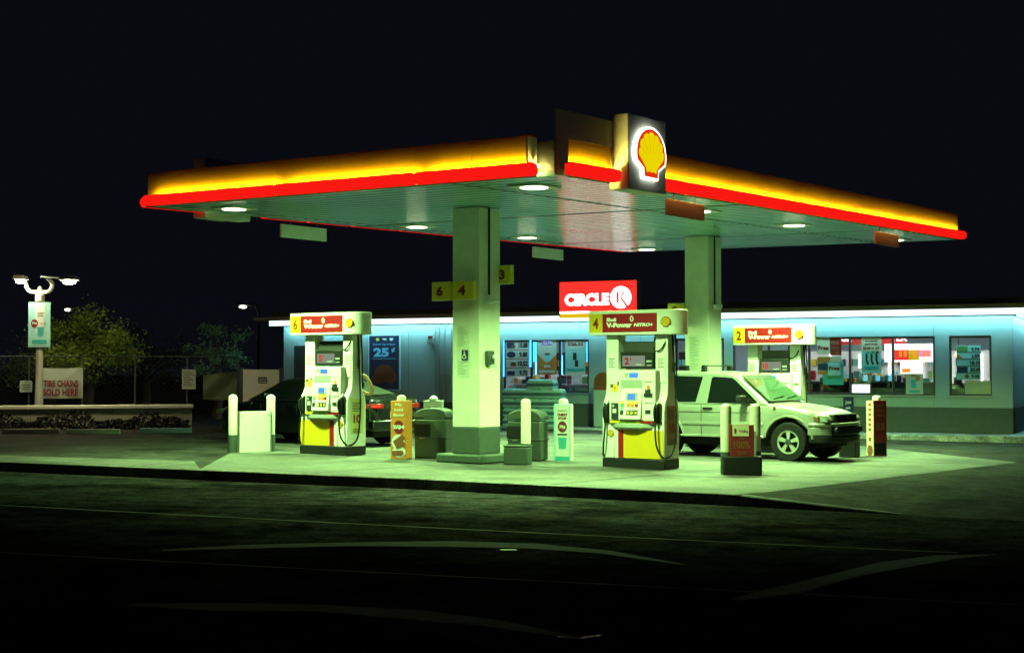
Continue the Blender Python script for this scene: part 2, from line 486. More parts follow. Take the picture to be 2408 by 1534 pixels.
for i in range(9):
    xx = -1.6 - i * 2.4
    b.box(xx - .6, xx + .6, 1.2, 1.5, 2.87, 2.898).box(xx - .6, xx + .6, 4.0, 4.3, 2.87, 2.898).box(xx - .6, xx + .6, 6.4, 6.7, 2.87, 2.898)
b.build('shop_ceiling_lamp', m_shoplamp, store)
# roof, eave and the light band
OV = .42
b = MB(); b.box(XL - .85, .55, -OV - .12, DP + .5, Z_E + .19, Z_E + .31); b.build('eave', m_eave, store, bevel=.01)
b = MB(); b.box(XL - .6, .3, .15, DP + .2, Z_E + .312, Z_E + .50); b.build('roof', m_roof, store)
b = MB(); b.box(XL - .3, .0 + OV, -OV, -OV + .05, Z_E + .02, Z_E + .185); b.box(.0 + OV - .05, OV, -OV + .051, DP, Z_E + .02, Z_E + .185)
b.build('light_band', m_band, store)
b = MB(); b.box(XL - .3, OV - .06, -OV + .06, DP, Z_E + .05, Z_E + .18); b.build('soffit', m_wallp, store)
b = MB(); b.box(XL + .1, OV - .12, -.28, -.18, Z_E - .005, Z_E + .045); b.box(.12, .24, -.1, DP - .5, Z_E - .005, Z_E + .045)
b.build('soffit_tube', m_bandlow, store)
b = MB(); b.box(XL - .3, OV + .005, -OV - .02, -OV + .055, Z_E - .012, Z_E + .018); b.build('band_trim', m_alu, store)
# walkway
b = MB()
pw = [(XL - 3, -1.6), (-2.0, -1.6), (-.3, -1.45), (.9, -1.0), (1.5, -.2), (1.6, 8), (XL - 3, 8)]
b.pxy([tuple((SO + SX * x + SY * y).xy) for x, y in pw], -.4, -.04)
struct(b.build('walkway', m_walk, bevel=.02))

def glazing(x0, x1, z0, z1, mull, name='window'):
    f = MB(); t = .06
    f.box(x0, x1, .05, .13, z1 - t, z1).box(x0, x1, .05, .13, z0, z0 + t)
    for x in [x0 + t / 2] + list(mull) + [x1 - t / 2]: f.box(x - t / 2, x + t / 2, .052, .128, z0 + t, z1 - t)
    o = f.build(name, m_alu, store)
    g = MB(); g.box(x0 + .02, x1 - .02, .088, .094, z0 + .02, z1 - .02); g.build('pane', m_glass, o)
    if z0 > .5:
        sl = MB(); sl.box(x0 - .03, x1 + .03, -.035, .06, z0 - .04, z0 - .003); sl.build('sill', m_steel, o)
    return o
glazing(wl0, wl1, Z_S, Z_T, [W(1247, 860)[0], W(1314, 860)[0]])
glazing(wr0, wr1, Z_S, Z_T, [W(x, 860)[0] for x in (1806, 1901, 1997, 2098)])
glazing(ws0, ws1, Z_S, Z_T, [])
d = glazing(dr0, dr1, .02, Z_T, [(dr0 + dr1) / 2], 'door')
b = MB(); xm = (dr0 + dr1) / 2
for s in (-1, 1): b.tube([(xm + s * .1, .0, .95), (xm + s * .1, -.03, 1.0), (xm + s * .1, -.03, 1.3), (xm + s * .1, 0, 1.35)], .015)
b.build('handle', m_steel, d)
b = MB(); b.box(ld0, ld1, -.03, .0, .02, 2.5); sd = b.build('service_door', m_alu, store, bevel=.01)
b = MB(); b.box(ld1 - .12, ld1 - .06, -.07, -.031, 1.0, 1.15); b.build('handle', m_steel, sd)
b = MB()
for px in (1024, 1033, 1046, 1062):
    x = W(px, 850)[0]; b.tube([(x, -.03, .68 if px != 1024 else 1.05), (x, -.03, Z_E)], .022 if px > 1030 else .016)
x0 = W(1024, 850)[0]; x1 = W(1062, 850)[0]
b.tube([(x0, -.032, 1.55), (x1 + 1.2, -.032, 1.55)], .012)
b.build('conduit', m_steel, store)
b = MB()
for px in (1505, 2195): 
    x = W(px, 850)[0]; b.box(x - .004, x + .004, -.004, .0, .7, Z_E - .2)
for px in (760, 960): 
    x = W(px, 850)[0]; b.box(x - .004, x + .004, -.004, .0, .7, Z_E - .2)
b.build('wall_joint', m_wallb, store)

# --- things inside the shop (seen through the panes)
def S(name, label, cat, x, y, z=0.0, group=None):
    return thing(name, label, cat, SO + SX * x + SY * y + Vector((0, 0, z)), -TS, group)
PALS = [m_red, m_paper, m_navy, m_orange, m_teal, m_green, m_cream2, m_dred, m_yellow2, m_cyan]
def shelf(label, x, y, w, h, group):
    t = S('store_shelf', label, 'shelf', x, y, 0, group)
    b = MB(); b.box(-w / 2, w / 2, .18, .22, 0, h)
    for k in range(4): b.box(-w / 2, w / 2, -.2, .18, .12 + k * h / 4.2, .15 + k * h / 4.2)
    b.build('rack', m_interior, t)
    b = MB()
    for k in range(4):
        xx = -w / 2 + .03
        while xx < w / 2 - .14:
            ww = rnd.uniform(.07, .16); hh = rnd.uniform(.12, h / 4.2 - .06)
            b.box(xx, xx + ww, -.17, .0, .151 + k * h / 4.2, .151 + k * h / 4.2 + hh, rnd.randrange(len(PALS))); xx += ww + .012
    b.build('goods', PALS, t)
for i, (px, y) in enumerate(((1215, 1.6), (1345, 1.8))):
    shelf(['snack shelf behind the left window under the price board', 'snack shelf behind the left window under the blue drink poster'][i], W(px, 860)[0], y, 2.0, 1.55, 'shelves inside the store')
for i, (px, y) in enumerate(((1790, 2.2), (1940, 3.0))):
    shelf(['goods shelf inside the store behind the pump numbered 2', 'goods shelf inside the store behind the Free posters'][i], W(px, 860)[0], y, 2.2, 1.75, 'shelves inside the store')
# drinks cooler with blue light
t = S('drinks_cooler', 'blue lit drinks cooler along the back wall behind the left window', 'cooler', W(1280, 860)[0], 6.2)
b = MB(); b.box(-3, 3, 0, .7, 0, 2.3).build('cabinet', m_blackp, t)
b = MB()
for i in range(6):
    for k in range(5):
        xx = -2.9 + i
        for j in range(7): b.box(xx + .06 + j * .115, xx + .06 + j * .115 + .08, -.1, -.005, .3 + k * .38, .52 + k * .38, rnd.randrange(len(PALS)))
b.build('bottles', PALS, t)
b = MB()
for i in range(7): b.box(-3 + i - .02, -3 + i + .02, -.12, -.1, .15, 2.2)
b.build('cooler_light', E('cooler_blue_light', (.1, .5, 1), 5), t)
t = S('added_glow_cooler', 'added white glowing cooler along the back wall behind the right window', 'cooler', W(1960, 860)[0], 6.6)  # glowing cooler added to brighten the right window
b = MB(); b.box(-3.4, 3.4, 0, .7, 0, 2.3).build('cabinet', m_paper, t)
b = MB()
for i in range(7):
    for k in range(5):
        xx = -3.3 + i * .94
        for j in range(7): b.box(xx + .06 + j * .115, xx + .06 + j * .115 + .08, -.1, -.005, .3 + k * .38, .52 + k * .38, rnd.randrange(len(PALS)))
b.build('bottles', PALS, t)
b = MB()
for i in range(8): b.box(-3.4 + i * .94 - .03, -3.4 + i * .94 + .03, -.12, -.101, .15, 2.2)
b.build('cooler_light', E('added_cooler_glow', (1, .97, .95), 5), t)
# counter, backlit tobacco wall, monitor
cx = W(2085, 860)[0]
t = S('sales_counter', 'dark sales counter inside the store below the right window', 'counter', cx, 1.0)
b = MB(); b.box(-2.3, 1.3, 0, .7, 0, 1.30).build('cabinet', m_blackp, t, bevel=.02)
b = MB(); b.box(-2.35, 1.35, -.05, .75, 1.302, 1.35).build('counter_top', m_dgrey, t)
b = MB()
for k in range(12): 
    xx = -2.1 + k * .26; b.box(xx, xx + .2, .1, .4, 1.352, 1.352 + rnd.uniform(.08, .2), rnd.randrange(len(PALS)))
b.build('goods', PALS, t)
t = S('tobacco_display', 'backlit white and red display with orange price figures inside the right window', 'display', W(2145, 835)[0], 2.6)
def lx(px, off): return W(px, 840, off)[0]
c0 = W(2145, 835)[0]
def ib(b, px0, py0, px1, py1, off, t_=.05, mi=0):
    a0, z1 = W(px0, py0, off); a1, z0 = W(px1, py1, off)
    b.box(a0 - c0, a1 - c0, -off - 2.6, -off - 2.6 + t_, z0, z1, mi)
b = MB(); ib(b, 2079, 808, 2205, 850, -2.6); b.build('lit_panel', m_screenw, t)
b = MB(); ib(b, 2100, 822, 2136, 846, -2.5); b.build('price_panel', m_ledred, t)
b = MB(); ib(b, 2136, 822, 2160, 846, -2.5); b.build('price_panel', m_kyel, t)
b = MB(); ib(b, 2160, 822, 2188, 838, -2.5); b.build('price_panel', E('pink_led', (1, .25, .8), 1.2), t)
b = MB()
for px in (2113, 2124, 2147, 2168, 2178): ib(b, px, 824, px + 7, 838, -2.4, .03)
b.build('price_figures', m_led, t)
b = MB(); ib(b, 2116, 847, 2168, 878, -1.6); b.build('lit_panel', m_screenw, t)
b = MB(); ib(b, 2120, 866, 2140, 875, -1.5, .03); b.build('price_figures', m_led, t)
t = S('menu_board', 'red overhead board with white lettering inside the store', 'sign', W(2030, 800)[0], 3.2)
c1 = W(2030, 800)[0]
a0, a1 = W(1960, 800, -3.2)[0] - c1, W(2130, 800, -3.2)[0] - c1
b = MB(); b.box(a0, a1, 0, .08, 2.45, 2.86).build('board', M('board_red', (.6, .03, .03), .5, emit=(.8, .04, .04), es=.35), t)
bl = MB()
for px, tx in ((1990, 'GR'), (2113, 'TER')):
    bl.text(tx, W(px, 800, -3.2)[0] - c1, 2.64, .34 if tx == 'GR' else .5, .2, -.002, .01, .05)
bl.build('lettering', m_screenw, t)
t = S('monitor', 'glowing white monitor standing at the foot of the right window', 'monitor', W(2018, 914)[0], .35)
w_ = (W(2038, 914, -.35)[0] - W(1997, 914, -.35)[0]); z1_ = W(2018, 903, -.35)[1]; z0_ = W(2018, 926, -.35)[1]
b = MB(); b.box(-w_ / 2 - .03, w_ / 2 + .03, .01, .06, z0_ - .03, z1_ + .03).box(-.06, .06, .06, .12, z0_ - .25, z0_ + .1).build('case', m_blackp, t, bevel=.008)
b = MB(); b.box(-w_ / 2, w_ / 2, .0, .009, z0_, z1_).build('screen', m_screenw, t)
t = S('low_display_case', 'bluish lit ice cream case inside the window above the monitor', 'display case', W(2050, 880)[0], .9)
w_ = W(2097, 880, -.9)[0] - W(2000, 880, -.9)[0]
b = MB(); b.box(-w_ / 2, w_ / 2, -.05, .05, 1.36, 1.38).build('tray', m_blackp, t)
b = MB()
for k in range(9): 
    xx = -w_ / 2 + .05 + k * (w_ - .1) / 9; b.box(xx, xx + (w_ - .1) / 9 - .02, -.04, .04, 1.381, 1.381 + rnd.uniform(.1, .2), k % 3)
b.build('goods', [m_cyan, M('glowing_pack', (.3, .7, .8), .4, emit=(.2, .7, .9), es=.8), m_paper], t)  # some packs glow by themselves, case light put into their colour
t = S('wall_lamp_globe', 'small warm round lamp behind the rightmost window beside its price board', 'lamp', W(2247, 832)[0], .5)
zc_ = W(2247, 832, -.5)[1]
b = MB(); b.lathe([(0, zc_ - .1)] + [(.1 * math.sin(rad(a)), zc_ - .1 * math.cos(rad(a))) for a in range(30, 180, 30)] + [(0, zc_ + .1)], 14); b.build('bulb', E('globe_glow', (1, .8, .45), 2.5), t, smooth=True)
b = MB(); b.tube([(0, 0, zc_ + .1), (0, .0, 2.9)], .01); b.build('stem', m_blackp, t)
t = S('stock_boxes', 'dark stacked goods in the bottom left of the rightmost window', 'boxes', W(2255, 905)[0], .35)
b = MB(); b.box(-.26, .05, 0, .3, .85, 1.32).box(.06, .33, 0, .3, .85, 1.26).box(-.2, .0, .03, .25, 1.321, 1.5); b.build('box', m_dgrey, t, bevel=.01)

# --- posters and notices
def poster(name, label, cat, r, off=0.008, mat=m_paper, group=None, th=.006):
    px0, py0, px1, py1 = r
    a0, zt = W(px0, py0, off); a1, zb = W(px1, py1, off)
    w, h = a1 - a0, zt - zb
    t = thing(name, label, cat, Wp((a0 + a1) / 2, (zt + zb) / 2, off), -TS, group)
    b = MB(); b.box(-w / 2, w / 2, 0, th, -h / 2, h / 2); b.build('sheet', mat, t)
    return t, w, h
def rel(t, w, h, name, mat, items, y=-.001):
    """items: rectangles or texts in fractions of the sheet"""
    b = MB()
    for it in items:
        if it[0] == 'r': _, x0, x1, z0, z1 = it; b.box(x0 * w, x1 * w, y - .003, y, z0 * h, z1 * h)
        elif it[0] == 't': _, s, cx_, cz_, ww, hh = it[:6]; b.text(s, cx_ * w, cz_ * h, ww * w, hh * h, y, .003, it[6] if len(it) > 6 else .02)
        elif it[0] == 'e': _, cx_, cz_, rx, rz = it; b.pxz([(cx_ * w + rx * w * math.cos(a * math.pi / 9), cz_ * h + rz * h * math.sin(a * math.pi / 9)) for a in range(18)], y - .003, y)
        elif it[0] == 'p': b.pxz([(p[0] * w, p[1] * h) for p in it[1]], y - .003, y)
    return b.build(name, mat, t)
m_blueink = M('glowing_blue_print', (.12, .50, .75), .5, emit=(.08, .4, .7), es=.25)  # blue print given a faint glow of its own
t, w, h = poster('wall_poster', 'tall navy poster reading 25 cents in a pale lit frame on the store wall', 'poster', (868, 789, 938, 915), .05, m_navy, th=.05)
b = MB(); f_ = .03
b.box(-w / 2 - f_, -w / 2, -.01, .05, -h / 2 - f_, h / 2 + f_).box(w / 2, w / 2 + f_, -.01, .05, -h / 2 - f_, h / 2 + f_).box(-w / 2, w / 2, -.01, .05, h / 2, h / 2 + f_).box(-w / 2, w / 2, -.01, .05, -h / 2 - f_, -h / 2)
b.build('frame', M('pale_blue_frame', (.55, .75, .8), .4), t)
rel(t, w, h, 'lettering', m_blueink, [('t', '25', -.10, .19, .52, .17, .05), ('t', '¢', .3, .23, .12, .1, .03), ('t', 'Power Up & Save', 0, .335, .74, .04, .02), ('t', 'Every Single Visit Members', 0, .07, .8, .028, .01)])
rel(t, w, h, 'picture', m_brown, [('e', 0, -.2, .33, .16), ('e', -.2, -.3, .2, .1), ('e', .22, -.28, .2, .12)])
rel(t, w, h, 'badge', m_yellow2, [('e', -.22, .43, .06, .028)])
rel(t, w, h, 'badge', m_paper, [('p', [(-.07, .45), (.09, .45), (.06, .41), (-.02, .42)]), ('p', [(.18, .455), (.3, .455), (.3, .42), (.24, .4), (.18, .42)])])

# left window: price board, orange poster, drink poster
t, w, h = poster('price_board', 'four row price board ending in 9.70 framed by blue neon in the left window', 'price board', (1189, 802, 1242, 885), -.04, m_paper)
m_price = M('price_paper', (.60, .62, .55), .6)
rel(t, w, h, 'price_row', m_price, [('r', -.5, .5, .26, .5), ('r', -.5, .5, .01, .24), ('r', -.5, .5, -.245, -.01), ('r', -.5, .5, -.5, -.265)])
rel(t, w, h, 'divider', m_red, [('r', -.5, .5, .24, .26), ('r', -.5, .5, -.01, .01), ('r', -.5, .5, -.265, -.245)])
rel(t, w, h, 'price_figures', m_ink, [('t', '10.88', .27, .38, .4, .14, .05), ('t', '9.88', .28, .125, .36, .15, .05), ('t', '10.52', .26, -.127, .44, .15, .05), ('t', '9.70', .28, -.385, .36, .15, .05)], -.005)
rel(t, w, h, 'picture', m_navy, [('e', -.26, .125, .2, .09), ('r', -.46, -.12, .3, .46), ('r', -.44, -.1, -.46, -.34)], -.005)
rel(t, w, h, 'picture', m_brown, [('r', -.28, -.04, -.21, -.09), ('e', -.16, .35, .1, .05)], -.006)
b = MB()
b.box(-w / 2 - .10, -w / 2 - .05, -.02, 0, -h / 2, h / 2 + .08).box(w / 2 + .05, w / 2 + .10, -.02, 0, -h / 2 + .3, h / 2 + .08).box(-w / 2 - .05, w / 2 + .05, -.02, 0, h / 2 + .05, h / 2 + .08)
b.build('neon_frame', m_neon, t)
t, w, h = poster('window_poster', 'brown and cream poster reading ZYN below a 5.74 price in the left window', 'poster', (1264, 800, 1308, 880), -.04, m_orange)
rel(t, w, h, 'print', m_price, [('p', [(-.5, .5), (.5, .5), (.5, .1), (.25, -.05), (0, -.17), (-.25, -.05), (-.5, .1)]), ('r', -.42, .42, -.45, -.37)])
rel(t, w, h, 'can', m_cyan, [('e', .06, .0, .2, .12)], -.005)
rel(t, w, h, 'can', m_dgrey, [('e', .02, .1, .16, .03)], -.009)
rel(t, w, h, 'price_card', E('glowing_violet_card', (.35, .3, .95), .5), [('r', -.26, .26, .36, .5)], -.006)  # price card drawn as a glowing surface
rel(t, w, h, 'lettering', m_paper, [('t', '$5.74', .02, .43, .46, .1, .03), ('t', 'ZYN', 0, -.26, .36, .08, .06)], -.010)
t, w, h = poster('window_poster', 'pale blue poster of two cans reading 3/$6.50 in the left window', 'poster', (1329, 801, 1376, 883), -.04, m_cyan)
rel(t, w, h, 'print', m_price, [('p', [(-.5, .5), (.5, .5), (.45, .33), (.25, .26), (0, .24), (-.25, .26), (-.45, .33)])])
rel(t, w, h, 'can', m_ink, [('r', -.12, .06, -.05, .16), ('r', -.02, .14, -.24, -.06)])
rel(t, w, h, 'print', m_teal, [('p', [(-.45, -.28), (0, -.3), (.45, -.28), (.44, -.36), (0, -.38), (-.44, -.36)])])
rel(t, w, h, 'print', m_paper, [('r', -.48, .48, -.49, -.40)])
rel(t, w, h, 'lettering', m_dred, [('t', '3/$6.50', 0, .4, .8, .11, .04)], -.005)
t = S('neon_tube', 'bright cyan neon tubes standing between the posters of the left window', 'neon sign', 0, .25)
b = MB()
for px in (1255, 1317, 1258, 1381):
    a, z1 = W(px, 803, -.25); _, z0 = W(px, 850, -.25); b.box(a - .04, a + .04, 0, .03, z0, z1)
b.build('tube', E('cyan_neon', (.05, .5, 1), 3), t)

# right window posters
t, w, h = poster('window_poster', 'cream poster reading Free, topmost beside the second mullion of the right window', 'poster', (1921, 793, 1950, 832), -.04, m_cream2)
rel(t, w, h, 'lettering', m_dred, [('t', 'Free', 0, -.12, .86, .26, .05)])
t, w, h = poster('window_poster', 'dark red poster right of the topmost Free poster', 'poster', (1951, 793, 1978, 835), -.04, m_red)
rel(t, w, h, 'print', m_brown, [('r', -.45, .3, .12, .3), ('r', -.45, .3, -.2, .0), ('e', .1, -.35, .2, .08)])
t, w, h = poster('window_poster', 'pale poster with orange and blue pictures under the topmost Free poster', 'poster', (1921, 837, 1978, 880), -.04, m_cream2)
rel(t, w, h, 'picture', m_orange, [('p', [(-.48, .45), (.05, .45), (-.02, .2), (-.48, .15)]), ('r', -.48, -.08, -.48, -.3)])
rel(t, w, h, 'picture', m_navy, [('r', -.48, -.05, -.25, .1)])
t, w, h = poster('window_poster', 'pale green poster reading Free in front of a larger green sheet', 'poster', (1946, 851, 1976, 882), -.025, m_cyan)
rel(t, w, h, 'lettering', m_dred, [('t', 'Free', 0, .05, .85, .3, .05)])
t, w, h = poster('window_poster', 'green sheet hanging lowest in the right window behind the smaller Free poster', 'poster', (1934, 850, 1983, 904), -.04, m_teal)
rel(t, w, h, 'print', m_green, [('r', -.3, -.1, -.22, -.1), ('t', 'FREE GIFT', .15, -.16, .5, .07)])
t, w, h = poster('window_poster', 'blue and cream drinks poster with three swirls in the right window', 'poster', (2025, 793, 2072, 877), -.04, m_cyan)
rel(t, w, h, 'print', m_cream2, [('r', -.5, .5, .12, .5)])
rel(t, w, h, 'lettering', m_dred, [('t', 'BUY MORE', 0, .40, .6, .05, .04), ('t', 'SAVE MORE', 0, .31, .66, .05, .04), ('t', '$5.00 or 4/7', 0, .2, .84, .08, .04)], -.005)
rel(t, w, h, 'swirl', m_ink, [('p', [(x - .1, .08), (x + .02, .0), (x + .0, -.14), (x + .09, -.24), (x - .02, -.27), (x - .1, -.14)]) for x in (-.2, .05, .3)])
rel(t, w, h, 'swirl', m_teal, [('e', -.18, .07, .08, .035)], -.005); rel(t, w, h, 'swirl', m_green, [('e', .06, .09, .08, .04)], -.005); rel(t, w, h, 'swirl', m_dred, [('e', .3, .08, .08, .035)], -.005)
rel(t, w, h, 'print', m_teal, [('p', [(-.36, -.3), (.36, -.3), (.34, -.38), (0, -.39), (-.34, -.38)])], -.002)
t, w, h = poster('window_poster', 'faint grey green poster under the lit display in the right window', 'poster', (2129, 878, 2170, 926), -.04, m_price)
rel(t, w, h, 'print', m_teal, [('r', -.3, .3, -.42, -.3), ('r', -.2, .1, -.2, .2)]); rel(t, w, h, 'print', m_orange, [('e', .2, .28, .14, .13), ('r', -.2, .1, .36, .46)])
t, w, h = poster('price_board', 'five row price board ending in 9.99 in the rightmost small window', 'price board', (2248, 812, 2306, 892), -.04, m_cyan)
rel(t, w, h, 'divider', m_ink, [('r', -.5, .5, .3 - k * .2 - .008, .3 - k * .2 + .008) for k in range(4)])
rel(t, w, h, 'price_figures', m_ink, [('t', s_, .27, .39 - k * .2, .42 if len(s_) > 4 else .32, .11, .04) for k, s_ in enumerate(('9.74', '3.59', '18.19', '30.49', '9.99'))], -.003)
rel(t, w, h, 'picture', m_navy, [('r', -.48, -.04, -.29, -.12)]); rel(t, w, h, 'picture', m_green, [('r', -.48, -.04, .32, .48)])
rel(t, w, h, 'picture', m_orange, [('p', [(-.48, .12), (-.48, .26), (-.22, .13)])]); rel(t, w, h, 'picture', m_brown, [('e', -.08, -.4, .09, .06)])
t, w, h = poster('window_poster', 'yellowish blank sheet in the bottom right of the rightmost window', 'poster', (2268, 894, 2329, 926), -.045, M('olive_sheet', (.45, .48, .25), .6))
t, w, h = poster('wall_sign', 'small dark navy sign with white script on the wall beneath the right window', 'sign', (1982, 933, 2006, 966), .03, m_navy, th=.03)
rel(t, w, h, 'lettering', m_paper, [('t', 'Just', 0, .12, .6, .3, .03), ('t', 'ask', 0, -.25, .5, .2, .03)])
x_, z_ = W(1015, 799)
t = thing('alarm_horn', 'small red topped alarm box on the store wall above thin conduits', 'alarm box', Wp(x_, z_, .001), -TS)
MB().box(-.1, .1, -.12, 0, -.14, .06).build('case', m_grey, t, bevel=.01)
MB().box(-.07, .04, -.14, 0, .061, .14).build('lens', m_red, t, bevel=.01)
MB().tube([(.02, -.04, -.141), (.02, -.03, -.3)], .02).build('conduit', m_steel, t)

# roof sign
x0, z1 = W(1316, 664, .60); x1, _ = W(1495, 664, .60); _, z0 = W(1405, 746, .60)
t = thing('roof_sign', 'red lit roof sign reading CIRCLE K above the store eave', 'sign', Wp((x0 + x1) / 2, z0, .60), -TS)
w = x1 - x0; h = z1 - z0
MB().box(-w / 2 - .03, w / 2 + .03, .012, .34, .02, h + .03).build('cabinet', m_eave, t, bevel=.015)
zs_ = h * .13
MB().box(-w / 2, w / 2, 0, .011, zs_ + .05, h).build('face', m_kred, t)
MB().box(-w / 2, w / 2, 0, .011, zs_, zs_ + .049).build('white_stripe', m_kwhite, t)
MB().box(-w / 2, w / 2, 0, .011, 0, zs_ - .001).build('yellow_stripe', m_kyel, t)
MB().text('CIRCLE', -.14 * w, .46 * h + .05, .58 * w, .33 * h, -.001, .012, .045).build('lettering', m_kwhite, t)
b = MB(); r_ = .3 * h; cxk, czk = .305 * w, .50 * h + .05
b.pxz([(cxk + r_ * math.cos(a * math.pi / 20), czk + r_ * math.sin(a * math.pi / 20)) for a in range(40)], -.013, -.001); dk = b.build('disc', m_kwhite, t)
b = MB(); y0, y1 = -.018, -.0135
b.box(cxk - .42 * r_, cxk - .16 * r_, y0, y1, czk - .55 * r_, czk + .55 * r_)
b.pxz([(cxk - .12 * r_, czk + .02 * r_), (cxk + .28 * r_, czk + .55 * r_), (cxk + .48 * r_, czk + .55 * r_), (cxk + .10 * r_, czk)], y0, y1)
b.pxz([(cxk - .12 * r_, czk), (cxk + .10 * r_, czk + .02 * r_), (cxk + .72 * r_, czk - .76 * r_), (cxk + .52 * r_, czk - .90 * r_)], y0 - .002, y1)
b.build('letter_k', m_kred, dk)

# bottled water in front of the left window
def water_pack(px, py, off, label, z, w=.62):
    a, _ = W(px, py, off)
    t = thing('water_case', label, 'water case', Wp(a, z, off), -TS, 'cases of bottled water outside the store')
    b = MB()
    b.box(-w / 2 + .01, w / 2 - .01, .01, .39, .0, .20)
    for i in range(6):
        for j in range(4): b.lathe([(.045, .201), (.04, .235), (.016, .255), (.016, .275), (0, .276)], 8, (-w / 2 + .06 + i * (w - .12) / 5, .06 + j * .09, 0))
    b.build('wrapped_bottles', M_WATER, t, smooth=True)
    b = MB(); b.box(-w / 2, w / 2, .0, .4, .06, .15); b.build('label_band', M_WLAB, t)
M_WATER = M('blue_shrink_wrap', (.45, .82, .95), .25, var=.3, sc=14)
M_WLAB = M('dark_water_label', (.08, .2, .26), .4)
n_ = 0
words = ['bottom', 'second', 'third', 'top']
col = ['first', 'second', 'third', 'fourth', 'fifth']
for i in range(5):
    for k in range(4):
        water_pack(1195 + i * 27.5, 960, 1.05, f'{words[k]} case of bottled water in the {col[i]} stack from the left below the left window', .02 + k * .281, .40)
for i in range(2):
    water_pack(1253 + i * 31, 915, 1.0, ['left', 'right'][i] + ' single case of bottled water lying on top of the stacks', .02 + 4 * .281, .44)
# round topped bin beside the pump at the wall
a_, _ = W(1418, 900, .5)
t = thing('litter_bin', 'round topped grey litter bin against the store wall left of the pump numbered 4', 'bin', Wp(a_, 0, .6), -TS)
MB().box(-.28, .28, 0, .5, 0, 1.1).build('body', m_wallp, t, bevel=.03)
MB().pxz([(-.27, 1.101)] + arc(0, 1.3, .27, .32, 180, 0, 10) + [(.27, 1.101)][:1], .02, .48).build('hood', m_brown, t, smooth=True)

# ================================================================== CANOPY
CO = Vector((.639, 19.971, 0))
CR = -ANG
CXV = Vector((math.cos(ANG), -math.sin(ANG), 0)); CYV = Vector((math.sin(ANG), math.cos(ANG), 0))
CW, CL = 8.9, 15.95
def cz(x, y): return 4.395 + .0163 * y - .0189 * x
def cwp(x, y, dz=0): return CO + CXV * x + CYV * y + Vector((0, 0, cz(x, y) + dz))
canopy = thing('fuel_canopy', 'flat fuel station canopy with glowing red bars and yellow lit fascia', 'canopy', CO, CR)
def cbox(b, x0, x1, y0, y1, d0, d1, mi=0):
    p = [(x0, y0), (x1, y0), (x1, y1), (x0, y1)]
    return b.hexa([(x, y, cz(x, y) + d0) for x, y in p] + [(x, y, cz(x, y) + d1) for x, y in p], mi)
b = MB(); cbox(b, -CW, 0, 0, CL, 0, .06); b.build('ceiling_deck', m_ceil, canopy)
b = MB(); cbox(b, -CW + .06, -.06, .06, CL - .06, .062, .5); b.build('roof_slab', m_roof, canopy)
b = MB()
for yy in (5.4, 12.2): cbox(b, -CW + .02, -.02, yy - .012, yy + .012, -.008, -.001)
for xx in (-CW + .55, -1.9): cbox(b, xx - .012, xx + .012, .02, CL - .02, -.008, -.001)
b.build('deck_seam', m_dgrey, canopy)
# fascia panels
FH = .60
def fascia(x0, x1, y0, y1, name='fascia_panel', mat=m_fascia, d0=.02, d1=FH):
    b = MB(); cbox(b, x0, x1, y0, y1, d0, d1); return b.build(name, mat, canopy)
xsf = [-CW, -7.2, -5.6, -4.2, -2.6, -1.5, -.37]
for i in range(len(xsf) - 1): fascia(xsf[i] + .004, xsf[i + 1] - .004, -.05, -.005)
ysf = [2.3, 3.6, 5.1, 6.4, 7.7, 9.0, 10.3, 11.6, 12.9, 14.4, CL]
fascia(.005, .05, .17, 1.42)
for i in range(len(ysf) - 1): fascia(.005, .05, ysf[i] + .004, ysf[i + 1] - .004)
ysl = [0, 1.25, 2.45, 5.4, 8.1, 10.8, 13.5, CL]
for i in range(len(ysl) - 1):
    if i != 1: fascia(-CW - .05, -CW - .005, ysl[i] + .004, ysl[i + 1] - .004)
fascia(-CW, 0, CL + .005, CL + .05, mat=m_greyfascia)
# open near corner: grey surround and end plates
b = MB(); cbox(b, .055, .085, -.15, .155, .0, .92); cbox(b, .055, .085, .156, 1.42, .53, .92); b.build('corner_surround', m_greyfascia, canopy)
b = MB(); cbox(b, -.385, -.355, -.22, -.0, .02, .56); b.build('end_plate', m_greyfascia, canopy)
b = MB(); cbox(b, -.34, .05, .02, .05, .02, .5); b.build('corner_backing', m_dgrey, canopy)
b = MB(); cbox(b, .09, .17, .08, .16, .10, .19); b.build('bar_bracket', m_grey, canopy)
